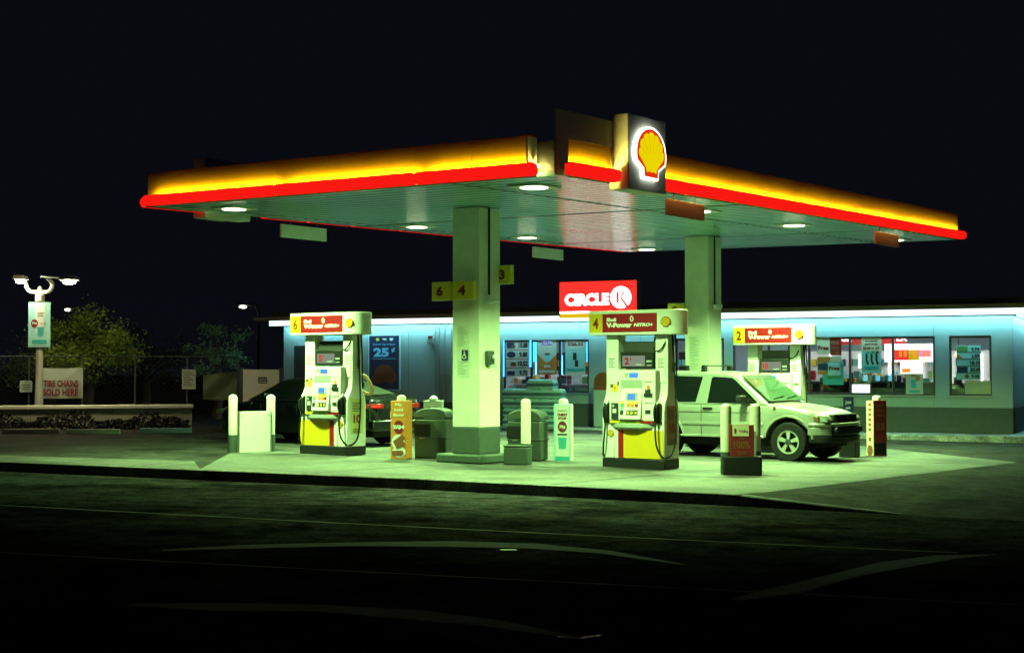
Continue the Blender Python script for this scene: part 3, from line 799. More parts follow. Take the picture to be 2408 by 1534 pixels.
# red light bars
def bar_profile(t0=.0, n=10):
    h, dpt = .185, .165
    return [(0, .0)] + [(dpt * .55 + dpt * .45 * math.cos(rad(a)), h / 2 + h / 2 * math.sin(rad(a))) for a in range(-90, 91, 18)] + [(0, h)]
def bar(p0, p1, side, off=.15):
    prof = bar_profile()
    L = []
    for (c, sgn) in ((p0, -1), (p1, 1)):
        for inset, k in ((0.0, .72), (.05, 1.0)) if sgn < 0 else ((.05, 1.0), (0.0, .72)):
            L.append((c - sgn * inset, k))
    vs, n = [], len(prof)
    for c, k in L:
        for (o_, z_) in prof:
            o2 = off + o_ * k; z2 = .0925 + (z_ - .0925) * k
            x, y = (c, -o2) if side == 'near' else ((o2, c) if side == 'right' else (-CW - o2, c))
            vs.append((x, y, cz(x, y) + z2 - .005))
    fs = []
    for i in range(3):
        for k in range(n): fs.append((i * n + k, i * n + (k + 1) % n, (i + 1) * n + (k + 1) % n, (i + 1) * n + k))
    fs += [tuple(range(n)), tuple(range(3 * n, 4 * n))]
    mb = MB().add(vs, fs)
    mb.mi = [1 if (k % n >= n - 2 and k < 3 * n) else 0 for k in range(len(fs))]
    o = mb.build('red_light_bar', [m_redbar, m_blackp], canopy, smooth=True)
    b = MB(); a0, a1 = p0 + (.16 if p0 < .5 else .01), p1 - .02
    if side == 'near': cbox(b, a0, a1, -off + .046, -off + .050, .125, .158)
    elif side == 'right': cbox(b, off - .050, off - .046, a0, a1, .125, .158)
    else: cbox(b, -CW - off + .046, -CW - off + .050, a0, a1, .125, .158)
    b.build('wash_strip', m_strip, o)
    b = MB(); k = .0043
    if side == 'near': cbox(b, p0, p1, -off + .046, -off + .050 + k, .165, .168)
    elif side == 'right': cbox(b, off - .050 - k, off - .046, p0, p1, .165, .168)
    else: cbox(b, -CW - off + .046, -CW - off + .050 + k, p0, p1, .165, .168)
    b.build('added_baffle', m_blackp, o)  # unseen lip added so the wash fades out up the fascia
for a0, a1 in ((-CW + .12, -5.47), (-5.47, -2.47), (-2.47, -.22)): bar(a0 + .014, a1 - .014, 'near')
for a0, a1 in ((-.05, 1.26), (2.42, 4.97), (4.97, 7.59), (7.59, 10.13), (10.13, 12.74), (12.74, CL - .12)): bar(a0 + .014, a1 - .014, 'right')
for a0, a1 in ((-.1, 1.45), (2.78, 4.0), (4.0, 5.3), (5.3, 6.8), (6.8, 9.5), (9.5, 12.2), (12.2, 14.8), (14.8, CL)): bar(a0 + .02, a1 - .02, 'left', .06)
# logo panels
def logo_panel(x_in, sgn, y0, y1, lit=True):
    b = MB(); xa, xb = (x_in, x_in + .34) if sgn > 0 else (x_in - .34, x_in)
    cbox(b, xa, xb, y0, y1, -.10, 1.02)
    o = b.build('logo_panel', m_greyfascia, canopy, bevel=.015)
    s = .80; yc = (y0 + y1) / 2 + .0; zc = cz(0, yc) + .46
    xf = x_in + sgn * .341
    def P(pts, d0, d1, name, mat, par):
        b = MB(); b.ext(pts, lambda a, c: (xf + sgn * d0, yc + sgn * a, zc + c), lambda a, c: (xf + sgn * d1, yc + sgn * a, zc + c))
        return b.build(name, mat, par)
    edge = P([(x * 1.10, z * 1.06) for x, z in pecten(s)], .0, .060, 'emblem_edge', m_emside if lit else m_grey, o)
    P([(x, z * .97) for x, z in pecten(s)], .061, .068, 'emblem_face', m_emred if lit else m_red, o)
    P([(x, z * .97) for x, z in scallop(s)], .069, .073, 'emblem_shell', m_emyel if lit else m_yellow, o)
    b = MB()
    for k in range(1, 7):
        an = rad(-14 + 208 * k / 7)
        p0 = Vector((.16 * s * math.cos(an), -.12 * s + .16 * s * math.sin(an))); p1 = Vector((.40 * s * math.cos(an), s * (-.02 + .385 * math.sin(an))))
        d = Vector((p1.y - p0.y, -(p1.x - p0.x))).normalized() * .0025
        pts = [p0 - d * .3, p0 + d * .3, p1 + d * 1.6, p1 - d * 1.6]
        b.ext([tuple(p) for p in pts], lambda a, c: (xf + sgn * .074, yc + sgn * a, zc + c), lambda a, c: (xf + sgn * .076, yc + sgn * a, zc + c))
    b.build('emblem_ray', E('emblem_ray_glow', (.80, .42, .0), .9) if lit else m_red, o)
logo_panel(.02, 1, 1.30, 2.37)
logo_panel(-CW - .02, -1, 1.3, 2.42, False)

# ceiling lamps
LN = ['nearest the open canopy corner', 'second along the right edge beside the red clearance sign', 'third along the right edge', 'farthest along the right edge',
      'nearest the left tip of the canopy', 'second along the far left edge', 'third along the far left edge right of the front column', 'farthest along the far left edge']
i = 0
for xr in (-1.1, -7.75):
    for yy in (.95, 5.95, 9.8, 15.0):
        t = thing('canopy_light', f'lit drop lens ceiling lamp, {LN[i]}', 'ceiling lamp', cwp(xr, yy), CR, 'lamps under the canopy'); i += 1
        b = MB(); b.box(-.30, .30, -.30, .30, -.03, -.004).build('housing', m_white, t, bevel=.006)
        b = MB()
        prof = [(.215, -.031), (.21, -.036), (0, -.040)]
        b.lathe(prof, 20); b.build('lens', m_lamp, t, smooth=True)
        la = bpy.data.lights.new('lamp_light', 'AREA'); la.shape = 'SQUARE'; la.size = .5; la.energy = 740; la.color = (.48, 1.0, .30); la.spread = rad(132)
        lo = bpy.data.objects.new('lamp_light', la); COL.objects.link(lo); lo.parent = t; lo.location = (0, 0, -.05)
# clearance signs
m_board = M('dark_red_board', (.09, .007, .011), .6)
def clearance(x, y0, y1, label, mat, dz=(-.36, -.10)):
    t = thing('clearance_sign', label, 'hanging sign', cwp(x, (y0 + y1) / 2), CR, 'clearance signs hung from the canopy edge')
    L = (y1 - y0) / 2
    s0, s1 = .0163 * -L, .0163 * L
    b = MB(); b.box(-.03, .03, -L, L, dz[0], dz[1]).build('board', mat, t, bevel=.01)
    b = MB()
    for s in (-.6, .6): b.tube([(0, s * L, dz[1]), (0, s * L, .0)], .012)
    b.build('hanger', m_dgrey, t)
clearance(.02, 2.95, 4.12, 'dark red board hung from the canopy edge just right of the logo panel', m_board)
clearance(.02, 11.2, 12.4, 'dark red board hung near the far right end of the canopy edge', m_board)
clearance(-CW, 3.2, 4.45, 'pale board hung under the left far canopy edge, nearer one', m_white)
clearance(-CW, 11.6, 12.85, 'pale board hung under the far canopy edge right of the front column', m_white)

# ------------------------------------------------------------------ columns
def column(x, y, label, plinth, s=.30):
    p = CO + CXV * x + CYV * y
    z0 = gz(p.x, p.y); H = cz(x, y) - z0
    t = thing('canopy_column', label, 'column', (p.x, p.y, z0), CR, 'columns carrying the canopy')
    b = MB(); b.box(-s, s, -s, s, .62, H - .02).build('shaft', m_cream, t, bevel=.012)
    b = MB(); b.box(-s - .004, s + .004, -s - .004, s + .004, .16 if plinth else 0, .618).build('painted_base', m_dgreen, t, bevel=.012)
    if plinth:
        b = MB(); b.box(-.50, .50, -.52, .52, 0, .158).build('plinth', m_dgreen, t, bevel=.03)
    b = MB(); b.tube([(s + .02, -.04, H - .02), (s + .02, -.04, H - 1.55)], .018); b.build('conduit', m_blackp, t)
    return t, H, z0
c1, H1, g1 = column(-4.16, 3.41, 'front square cream column on a low dark plinth', True)
c2, H2, g2 = column(-4.36, 11.9, 'rear square cream column behind the silver off-roader', False)
def on_col(c, x, y, z, name, label, cat, group=None):
    M_ = Matrix.Rotation(CR, 3, 'Z')
    return thing(name, label, cat, Vector(c.location) + M_ @ Vector((x, y, z)), CR, group)
def number_sign(c, x, y, z, w, h, s, label):
    t = on_col(c, x, y, z, 'number_sign', label, 'number sign', 'yellow pump number signs on the columns')
    MB().box(-w / 2, w / 2, .0, .10, -h / 2, h / 2).build('box', m_yellow2, t, bevel=.008)
    b = MB(); k = .012
    b.box(-w / 2 - k, w / 2 + k, .012, .088, h / 2 + .0005, h / 2 + k); b.build('rim', m_cream2, t)
    MB().box(-w / 2 - k, w / 2 + k, .012, .088, -h / 2 - k, -h / 2 - .0005).build('rim', m_cream2, t)
    if s: MB().text(s, -.02, 0, w * (.36), h * .56, -.001, .004, .05).build('numeral', m_dred, t)
    MB().box(-.05, .05, .101, .19, -.03, .03).build('bracket', m_grey, t)
zn = 1.65 + (870 - 683) / 3343 * 24.9 - g1
number_sign(c1, -.41, -.50, zn, .40, .31, '6', 'yellow box sign with red 6, left of the pair on the front column')
number_sign(c1, .09, -.50, zn, .45, .31, '4', 'yellow box sign with red 4, right of the pair on the front column')
number_sign(c1, .40, .25, zn + .30, .34, .31, '3', 'yellow box sign with red 3 sticking out behind the front column')
zn2 = 1.65 + (870 - 722) / 3343 * 31.8 - g2
number_sign(c2, -.42, -.50, zn2 - .06, .42, .30, '2', 'yellow box sign on the rear column mostly hidden by a pump header')
t = on_col(c1, .30, -.10, zn - .20, 'security_camera', 'small pale camera on the front column below the number signs', 'camera')
MB().box(.0, .05, -.04, .04, -.04, .04).tube([(.05, 0, 0), (.14, 0, .0)], .012).build('mount', m_white, t)
MB().tube([(.12, -.10, -.02), (.16, .12, .03)], .035, 10).build('body', m_white, t)
t = on_col(c2, .30, -.04, H2 - 1.6, 'security_camera', 'white camera at the foot of the conduit on the rear column', 'camera')
MB().box(.0, .05, -.05, .05, -.06, .06).build('mount', m_white, t)
MB().tube([(.10, -.14, -.02), (.10, .12, .02)], .055, 10).build('body', m_white, t)
za = 1.65 + (870 - 840) / 3343 * 25 - g1
t = on_col(c1, .303, -.02, za, 'call_box', 'small dark call box with white knob on the bright face of the front column', 'call box')
MB().box(0, .08, -.13, .06, -.12, .12).build('case', m_dgreen, t, bevel=.02)
MB().lathe([(0, .0), (.05, 0), (.05, .05), (0, .055)], 14, (.085, .03, .0), 'x').build('knob', m_white, t)
zt = 1.65 + (870 - 830) / 3343 * 24.8 - g1
for (nm, lab, c, z0_, z1_, cc) in (('notice', 'pale notice sheet of small print on the shaded face of the front column', c1, zt - .42, zt + .50, 'front'), ('notice', 'pale notice sheet of small print on the rear column', c2, 1.55, 2.5, 'rear')):
    t = on_col(c, -.06, -.302, (z0_ + z1_) / 2, nm, lab, 'notice')
    h_ = (z1_ - z0_) / 2
    MB().box(-.14, .14, -.004, .0, -h_, h_).build('sheet', M('notice_sheet', (.62, .66, .52), .6), t)
    b = MB()
    zz = h_ - .05
    while zz > -h_ + .04:
        if abs(zz + (.05 if cc == 'front' else 9)) > .12: b.box(-.11, -.11 + rnd.uniform(.12, .22), -.006, -.0045, zz - .008, zz)
        zz -= .035
    b.build('print_line', M('green_ink', (.12, .22, .10), .6), t)
t = on_col(c1, -.01, -.31, zt - .03, 'accessible_sign', 'small navy square sign with white wheelchair symbol on the front column', 'sign')
MB().box(-.07, .07, -.006, .0, -.09, .09).build('plate', m_navy, t)
b = MB()
b.lathe([(.011, -.009), (.011, -.007)], 10, (-.008, 0, .058), 'y')
b.box(-.016, -.002, -.009, -.007, -.005, .042).box(-.002, .025, -.009, -.007, .012, .022).box(-.016, .028, -.009, -.007, -.016, -.004).pxz([(.018, -.016), (.030, -.016), (.043, -.055), (.031, -.055)], -.009, -.007)
ro = arc(-.008, -.028, .042, .042, 100, 350, 14); ri = arc(-.008, -.028, .03, .03, 350, 100, 14)
b.pxz(ro + ri, -.0125, -.0095); b.build('wheelchair_symbol', m_paper, t)

# ================================================================== PUMPS
m_pwhite = M('pump_white', (.72, .73, .68), .38, var=.06)
m_pgrey = M('pump_grey', (.33, .36, .32), .45)
def hose_path(pts, n=6):
    P = [Vector(p) for p in pts]; out = []
    for i in range(len(P) - 1):
        p0, p1, p2, p3 = P[max(i - 1, 0)], P[i], P[i + 1], P[min(i + 2, len(P) - 1)]
        for k in range(n):
            t = k / n
            out.append(.5 * ((2 * p1) + (-p0 + p2) * t + (2 * p0 - 5 * p1 + 4 * p2 - p3) * t * t + (-p0 + 3 * p1 - 3 * p2 + p3) * t ** 3))
    out.append(P[-1]); return out

def make_pump(px, py, Y, num, label, screen, flip, side_mat, side_txt, rot=rad(35)):
    p = at(px, py, Y); z0 = gz(p.x, p.y)
    t = thing('fuel_pump', label, 'fuel pump', (p.x, p.y, z0), -rot, 'fuel pumps under the canopy')
    MB().box(-.60, .60, -.265, .265, 0, .16).build('base', m_blackp, t, bevel=.01)
    MB().box(-.36, .36, -.26, .26, .162, .78).build('cabinet', m_pwhite, t, bevel=.012)
    prof = [(-.26, .162), (.26, .162), (.262, .95), (.24, 1.08), (.18, 1.18), (.14, 1.27), (.13, 1.4), (.13, 2.25), (-.13, 2.25), (-.13, 1.4), (-.14, 1.27), (-.18, 1.18), (-.24, 1.08), (-.262, .95)]
    for s in (-1, 1):
        x0, x1 = sorted((s * .362, s * .60))
        c = MB().pyz(prof, x0, x1).build('end_column', m_pwhite, t, bevel=.014)
        MB().box(x0 + .03, x1 - .03, -.145, -.132, 1.45, 1.93).build('cover_plate', m_white, c, bevel=.006)
        b = MB()
        for k in range(5): b.box(x0 + .06, x1 - .06 - .03 * (k % 2), -.148, -.1455, 1.84 - k * .035, 1.852 - k * .035)
        b.build('print_line', m_dgreen, c)
    # lower door graphics
    y = -.262
    a = (-.585, .16) if flip else (-.18, .585)
    MB().box(a[0], a[1], y - .006, y - .0005, .175, .645).build('yellow_panel', m_yellow, t)
    a = (.162, .265) if flip else (-.285, -.182)
    MB().box(a[0], a[1], y - .006, y - .0005, .175, .645).build('red_stripe', m_red, t)
    ex = .43 if flip else -.435
    emblem_parts(t, .13, ex, .58, y - .001, m_red, m_yellow)
    # bowed shelf, trim
    MB().pxy([(-.41, -.262)] + [(x, -.262 - .12 * math.cos(x / .41 * math.pi / 2)) for x in [-.3, -.2, -.1, 0, .1, .2, .3]] + [(.41, -.262)], .685, .755).build('bowed_shelf', m_pgrey, t, bevel=.008)
    b = MB(); b.box(-.42, .18, -.315, -.291, .762, .80, 0).box(.182, .42, -.315, -.291, .762, .80, 1).box(-.25, .1, -.318, -.316, .77, .79, 2); b.build('trim_strip', [m_yellow2, m_red, m_green], t)
    # head
    hd = MB().box(-.45, .45, -.29, .29, .80, 1.655).build('head', m_pwhite, t, bevel=.012)
    y = -.2915
    MB().box(-.21, .20, y - .004, y, 1.36, 1.49).build('recess_panel', m_pgrey, hd)
    cons = MB().pyz([(-.2925, 1.35), (-.2925, .81), (-.37, .83), (-.36, .90)], -.22, .20).build('console', m_white, hd, bevel=.01)
    def slope_y(z): return -.36 + (z - .90) * (.0675 / .45) - .004
    def cb(b, x0, x1, z0_, z1_, mi=0, d=.008):
        b.hexa([(x0, slope_y(z0_) - d, z0_), (x1, slope_y(z0_) - d, z0_), (x1, slope_y(z0_) + .003, z0_), (x0, slope_y(z0_) + .003, z0_), (x0, slope_y(z1_) - d, z1_), (x1, slope_y(z1_) - d, z1_), (x1, slope_y(z1_) + .003, z1_), (x0, slope_y(z1_) + .003, z1_)], mi)
    b = MB(); cb(b, -.10, .12, 1.15, 1.27); b.build('screen_bezel', m_pgrey, cons)
    b = MB(); cb(b, -.065, .085, 1.162, 1.258, 0, .011); b.build('screen', m_blue, cons)
    b = MB()
    for i in range(3):
        xx = -.035 + i * .075
        cb(b, xx - .03, xx + .03, 1.09, 1.13, 0); cb(b, xx - .03, xx + .03, 1.035, 1.08, 1 if i < 2 else 2); cb(b, xx - .03, xx + .03, .985, 1.025, 3); cb(b, xx - .032, xx + .032, .905, .975, 4); cb(b, xx - .018, xx + .018, .92, .96, 0, .011)
    cb(b, -.19, -.13, 1.09, 1.13, 0); cb(b, -.19, -.13, 1.035, 1.08, 5); cb(b, -.19, -.13, .985, 1.025, 6); cb(b, -.19, -.13, .905, .975, 4)
    b.build('keypad', [m_yellow2, m_orange, m_red, m_white, m_ink, m_green, m_cyan], cons)
    b = MB(); b.box(.24, .40, y - .02, y, 1.21, 1.27).box(.27, .36, y - .03, y, 1.24, 1.33).build('card_reader', m_ink, hd)
    b = MB(); b.box(.24, .40, y - .012, y, 1.11, 1.18).build('receipt_slot', m_white, hd)
    MB().box(.26, .36, y - .014, y, .93, .99).build('receipt_mouth', m_ink, hd)
    MB().box(.25, .41, y - .003, y, .83, 1.07).build('receipt_door', m_white, hd)
    MB().box(.24, .40, y - .003, y, 1.452, 1.462).build('label_line', m_ink, hd)
    MB().lathe([(0, y - .006), (.035, y - .006), (.035, y)], 14, (.32, 0, 1.37), 'y').build('round_sticker', m_orange, hd)
    b = MB(); b.box(-.05, .12, y - .006, y, 1.53, 1.61); b.build('upper_display', m_blue, hd)
    b = MB()
    for k in range(3): b.box(-.14, -.07, y - .003, y, 1.54 + k * .025, 1.55 + k * .025)
    b.build('print_line', m_dgreen, hd)
    b = MB(); b.box(-.42, -.36, y - .004, y, 1.36, 1.42, 0).box(-.40, -.27, y - .003, y - .0002, 1.29, 1.42, 1).box(-.35, -.31, y - .006, y - .003, 1.33, 1.38, 2).box(-.28, -.255, y - .006, y, 1.40, 1.46, 3); b.build('sticker', [m_brown, m_yellow2, m_orange, m_ink], hd)
    b = MB(); b.box(-.40, -.26, y - .01, y, .82, 1.10, 0).box(-.37, -.30, y - .014, y - .0101, .93, 1.0, 1).box(-.38, -.34, y - .014, y - .0101, 1.03, 1.07, 2); b.build('grade_panel', [m_ink, m_white, m_pgrey], hd)
    # display above
    ds = MB().box(-.30, .34, -.16, .16, 1.68, 1.965).build('price_display', m_blackp, t, bevel=.01)
    MB().box(-.26, .18, -.166, -.161, 1.72, 1.90).build('screen', m_lcd, ds)
    fb = MB().text(screen.rstrip('¢'), -.17, 1.81, .085 if len(screen) == 2 and '¢' in screen else .13, .125, -.1665, .003, .05)
    if '¢' in screen: fb.text('¢', -.095, 1.845, .03, .055, -.1665, .003, .03)
    fb.build('screen_figure', m_red, ds)
    b = MB(); b.box(.21, .31, -.166, -.161, 1.79, 1.82).box(.21, .31, -.166, -.161, 1.73, 1.745).box(.0, .13, -.168, -.1665, 1.74, 1.76); b.build('print_line', m_pgrey, ds)
    MB().box(-.30, .34, -.06, .06, 1.967, 2.14).build('valance', m_dgrey, t)
    b = MB(); b.box(-.30, -.08, -.165, -.13, 1.660, 1.672, 0).box(.08, .30, -.165, -.13, 1.660, 1.672, 0); b.build('label_strip', m_red if not flip else m_ink, t)
    # header sign
    L, Wd = .88, .25
    plan = [(-L, Wd), (-L, -Wd)] + arc(L - .25, 0, .25, .25, -90, 90, 12)
    hdr = MB().pxy(plan, 2.252, 2.67).build('header', m_pwhite, t, bevel=.012)
    y = -Wd - .001
    MB().box(-.865, -.605, y - .004, y, 2.30, 2.615).build('number_panel', m_yellow, hdr)
    MB().text(num, -.735, 2.455, .11, .19, y - .005, .003, .03).build('numeral', m_dred, hdr)
    MB().box(-.60, .465, y - .004, y, 2.30, 2.615).build('brand_panel', m_red, hdr)
    b = MB(); b.text('Shell', -.42, 2.515, .19, .065, y - .005, .003, .05).text('V-Power', -.27, 2.42, .50, .085, y - .005, .003, .06).text('NITRO+', .20, 2.42, .36, .06, y - .005, .003, .05, shear=.25)
    ro = arc(-.02, 2.525, .035, .05, 60, 400, 18); ri = arc(-.02, 2.525, .016, .03, 400, 60, 18)
    b.pxz(ro + ri, y - .008, y - .005); b.build('lettering', m_paper, hdr)
    emblem_parts(hdr, .19, .63, 2.46, y - .0005, m_red, m_yellow)
    # nozzles and hoses
    for s in (-1, 1):
        x = s * .49
        MB().box(x - .07, x + .07, -.29, -.262, .76, 1.10).build('nozzle_boot', m_blackp, t, bevel=.01)
        b = MB()
        b.pyz([(-.30, .80), (-.36, .80), (-.38, .92), (-.35, 1.06), (-.31, 1.08), (-.29, 1.0)], x - .03, x + .03)
        b.pyz([(-.38, .83), (-.41, .86), (-.42, 1.0), (-.38, 1.07), (-.37, 1.04), (-.40, .98), (-.39, .88)], x - .015, x + .015)
        nz = b.build('nozzle', [m_blackp], t, bevel=.012)
        MB().tube([(x, -.31, 1.08), (x, -.28, 1.13), (x, -.24, 1.12)], .013).build('spout', m_steel, nz)
        hp = hose_path([(x, -.34, .80), (x + s * .0, -.37, .62), (x + s * .03, -.36, .36), (x + s * .10, -.24, .19), (x + s * .17, -.06, .30), (x + s * .19, .0, .70), (x + s * .175, .02, 1.2), (x + s * .15, .02, 1.7), (x + s * .12, .02, 2.25)])
        MB().tube(hp, .016, 8).build('hose', m_black, t, smooth=True)
        hb = hose_path([(x + s * .13, .10, 2.25), (x + s * .15, .1, 1.8), (x + s * .145, .11, 1.3)])
        MB().tube(hb, .014, 8).build('hose', m_black, t, smooth=True)
        MB().tube([(x + s * .142, .02, 1.62), (x + s * .147, .02, 1.78)], .026, 10).build('hose_breakaway', m_blackp, t)
    loop = hose_path([(.28, .02, 2.25), (.30, -.06, 2.02), (.45, -.16, 1.98), (.55, -.14, 2.1), (.56, -.05, 2.25)])
    MB().tube(loop, .013, 8).build('hose', m_black, t, smooth=True)
    # side cladding print
    sp = MB().box(.601, .606, -.17, .17, .40, 1.06).build('side_print', side_mat, t)
    b = MB()
    def stext(s_, cz_, w_, h_, mi):
        vs, fs = text_mesh(s_, .04)
        xs_ = [v[0] for v in vs]; ys_ = [v[1] for v in vs]
        q = [(.6065 + (.003 if v[2] > 0 else 0), ((v[0] - min(xs_)) / (max(xs_) - min(xs_)) - .5) * w_, cz_ + ((v[1] - min(ys_)) / (max(ys_) - min(ys_)) - .5) * h_) for v in vs]
        b.add(q, fs, mi)
    stext(side_txt, .68, .2, .16, 0)
    for k in range(6): b.box(.6065, .608, -.13, .13 - .04 * (k % 3), .97 - k * .03, .985 - k * .03, 1)
    for k in range(3): b.box(.6065, .608, -.12, .10, .48 - k * .03, .495 - k * .03, 1)
    b.build('lettering', [m_dred, m_dgreen if side_mat != m_dred else m_paper], sp)
    return t
m_sideyel = M('side_yellow_print', (.62, .58, .22), .5)
m_sidered = M('side_faded_red_print', (.36, .16, .10), .5, var=.4, sc=14)
p6 = make_pump(782, 1066, 27.0, '6', 'white fuel pump with header numbered 6 and yellow door left of its red stripe', '5¢', True, m_sideyel, '10')
p4 = make_pump(1506, 1097, 24.25, '4', 'white fuel pump with header numbered 4, nearest the camera', '2¢', False, m_sidered, '10')
p2 = make_pump(1826, 1072, 29.9, '2', 'white fuel pump with header numbered 2 behind the silver off-roader', '10', False, m_sidered, '10')

# ================================================================== FORECOURT FURNITURE
def G(px, py, dz=0):
    p = gpt(px, py, dz); return Vector((p.x, p.y, gz(p.x, p.y)))
def bollard(px, py, h, label, r=.083, dark=.33, loc=None):
    p = loc if loc is not None else G(px, py)
    t = thing('bollard', label, 'bollard', p, CR, 'white safety bollards')
    MB().lathe([(r, dark + .001), (r, h - r * .75)] + [(r * math.cos(rad(a)), h - r * .75 + r * .75 * math.sin(rad(a))) for a in (20, 40, 60, 78)] + [(0, h)], 24).build('post', m_cream, t, smooth=True)
    MB().lathe([(r * 1.06, 0), (r * 1.06, dark)], 24).build('painted_foot', m_dgreen, t, smooth=True)
    return t
bollard(547, 1062, 1.10, 'white bollard left of the blank white panel')
bollard(636, 1060, 1.10, 'white bollard right of the blank white panel')
bollard(1236, 1091, 1.14, 'white bollard standing in front of the right waste unit', .085, .36)
bollard(1707, 1114, 1.13, 'white bollard left of the dark red hoarding', .086, .36)
bollard(1776, 1112, 1.13, 'white bollard right of the dark red hoarding', .086, .36)
# blank panel between two bollards
pa, pb = G(556, 1063), G(629, 1060)
t = thing('blank_panel', 'plain white panel standing between two bollards at the left', 'panel', (pa + pb) / 2 + Vector((0, -.05, 0)), math.atan2(pb.y - pa.y, pb.x - pa.x))
w = (pb - pa).length / 2
MB().box(-w, w, -.10, -.06, .0, .78).build('board', m_white, t, bevel=.006)
MB().box(-w - .012, -w - .001, -.11, -.05, .0, .79).box(w + .001, w + .012, -.11, -.05, .0, .79).build('edge_strip', m_steel, t)
MB().lathe([(.012, -.108), (.012, -.1005)], 8, (-w + .05, 0, .70), 'y').lathe([(.012, -.108), (.012, -.1005)], 8, (w - .05, 0, .70), 'y').build('bolt', m_dgrey, t)

def ad_sleeve(px, py, w, d, h, rot, name, label, front, side, cap=True, h_cap=.10):
    p = G(px, py) + Vector((math.sin(rot), math.cos(rot), 0)) * d / 2
    t = thing(name, label, 'advert sleeve', p, -rot)
    MB().box(-w / 2, w / 2, -d / 2, d / 2, 0.0, h).build('sleeve', [front, side], t, bevel=.006)
    b = MB().box(-w / 2 - .003, -w / 2 - .0005, -d / 2 + .01, d / 2 - .01, .01, h - .01).box(w / 2 + .0005, w / 2 + .003, -d / 2 + .01, d / 2 - .01, .01, h - .01); b.build('side_face', side, t)
    if cap:
        r = .085
        MB().lathe([(r, h + .001), (r, h + h_cap * .4), (r * .93, h + h_cap * .7), (r * .6, h + h_cap * .93), (0, h + h_cap)], 20).build('bollard_top', m_cream, t, smooth=True)
    return t
def face_items(t, w, h, y, name, mat, items, yo=.0):
    b = MB()
    for it in items:
        if it[0] == 't': b.text(it[1], it[2] * w, it[3] * h, it[4] * w, it[5] * h, y - .001 - yo, .003, it[6] if len(it) > 6 else .04)
        elif it[0] == 'r': b.box(it[1] * w, it[2] * w, y - .004 - yo, y - .001 - yo, it[3] * h, it[4] * h)
        elif it[0] == 'e': b.pxz([(it[1] * w + it[3] * w * math.cos(a * math.pi / 10), it[2] * h + it[4] * h * math.sin(a * math.pi / 10)) for a in range(20)], y - .004 - yo, y - .001 - yo)
        elif it[0] == 'p': b.pxz([(p[0] * w, p[1] * h) for p in it[1]], y - .004 - yo, y - .001 - yo)
    return b.build(name, mat, t)
def side_marks(t, w, d, h, mat, n=7, s=-1):
    b = MB()
    x0, x1 = sorted((s * (w / 2 + .0035), s * (w / 2 + .005)))
    for k in range(n):
        z = h * (.86 - k * .105); b.box(x0, x1, -d * .22, d * .22, z - h * .03, z + h * .02)
    b.build('side_lettering', mat, t)
t = ad_sleeve(936, 1078, .30, .28, 1.05, rad(20), 'advert_sleeve', 'orange advert sleeve reading big, bold flavor around a bollard', m_orange, m_orange)
face_items(t, .30, 1.05, -.14, 'lettering', m_cream2, [('t', 'big,', .02, .935, .46, .06), ('t', 'bold', .02, .845, .58, .055), ('t', 'flavor', .02, .755, .74, .06)])
face_items(t, .30, 1.05, -.14, 'price_disc', m_dred, [('e', .03, .545, .33, .115)])
face_items(t, .30, 1.05, -.14, 'price_figures', m_paper, [('t', '2/$4', .03, .545, .74, .075, .06)], .004)
face_items(t, .30, 1.05, -.14, 'picture', m_paper, [('e', 0, .29, .42, .13), ('e', .05, .12, .44, .09)])
face_items(t, .30, 1.05, -.14, 'picture', m_brown, [('p', [(-.35, .30), (.25, .42), (.42, .38), (.38, .33), (-.2, .23)]), ('p', [(-.2, .23), (.3, .32), (.44, .28), (.4, .22), (-.1, .17)]), ('p', [(-.4, .14), (.3, .15), (.38, .09), (.2, .05), (-.38, .06)])], .004)
side_marks(t, .30, .28, 1.05, m_cream2)
t = ad_sleeve(1322, 1084, .31, .24, 1.03, rad(12), 'advert_sleeve', 'pale blue advert sleeve reading THIRST STOP around a bollard', m_cyan, m_cream2)
face_items(t, .31, 1.03, -.12, 'print', m_paper, [('r', -.38, .38, .0, .98)])
face_items(t, .31, 1.03, -.12, 'lettering', m_dred, [('t', "Junior's", .0, .885, .56, .05, .02), ('t', 'THIRST', 0, .815, .62, .05, .07), ('t', 'STOP', 0, .75, .5, .05, .07)], .004)
face_items(t, .31, 1.03, -.12, 'price_disc', m_dred, [('e', 0, .605, .27, .10)], .004)
face_items(t, .31, 1.03, -.12, 'price_figures', m_paper, [('t', '79¢', .0, .60, .36, .07, .05)], .008)
face_items(t, .31, 1.03, -.12, 'print', m_ink, [('r', -.28, .28, .455, .485)], .004)
face_items(t, .31, 1.03, -.12, 'cup', m_teal, [('p', [(-.26, .42), (.26, .42), (.2, .22), (-.2, .22)]), ('r', -.42, .42, .01, .09)], .004)
t = ad_sleeve(2046, 1071, .20, .36, 1.13, rad(60), 'advert_sleeve', 'dark red advert sleeve with lit printed edge at the right of the off-roader', m_dred, m_dred)
b = MB(); b.box(-.097, .097, -.188, -.182, .01, 1.12).build('lit_face', m_cream2, t)
face_items(t, .20, 1.13, -.188, 'lettering', m_brown, [('r', -.2, .2, .90 - k * .09, .95 - k * .09) for k in range(6)] + [('e', 0, .1, .4, .1), ('e', 0, .3, .2, .04)])
b = MB()
for k in range(3): b.box(.1035, .106, -.10, .10, 1.0 - k * .1, 1.05 - k * .1, 0)
for k in range(2): b.box(.1035, .106, -.10 + k * .12, -.02 + k * .12, .52, .68, 0)
b.box(.1035, .106, -.15, .15, .04, .26, 1); b.build('side_lettering', [m_brown, m_black], t)
t = thing('dark_planter_bin', 'dark square bin between the front of the off-roader and the red sleeve', 'bin', G(1997, 1074), -rad(30))
MB().box(-.17, .17, -.16, .16, 0, .40).build('body', m_dgrey, t, bevel=.02)
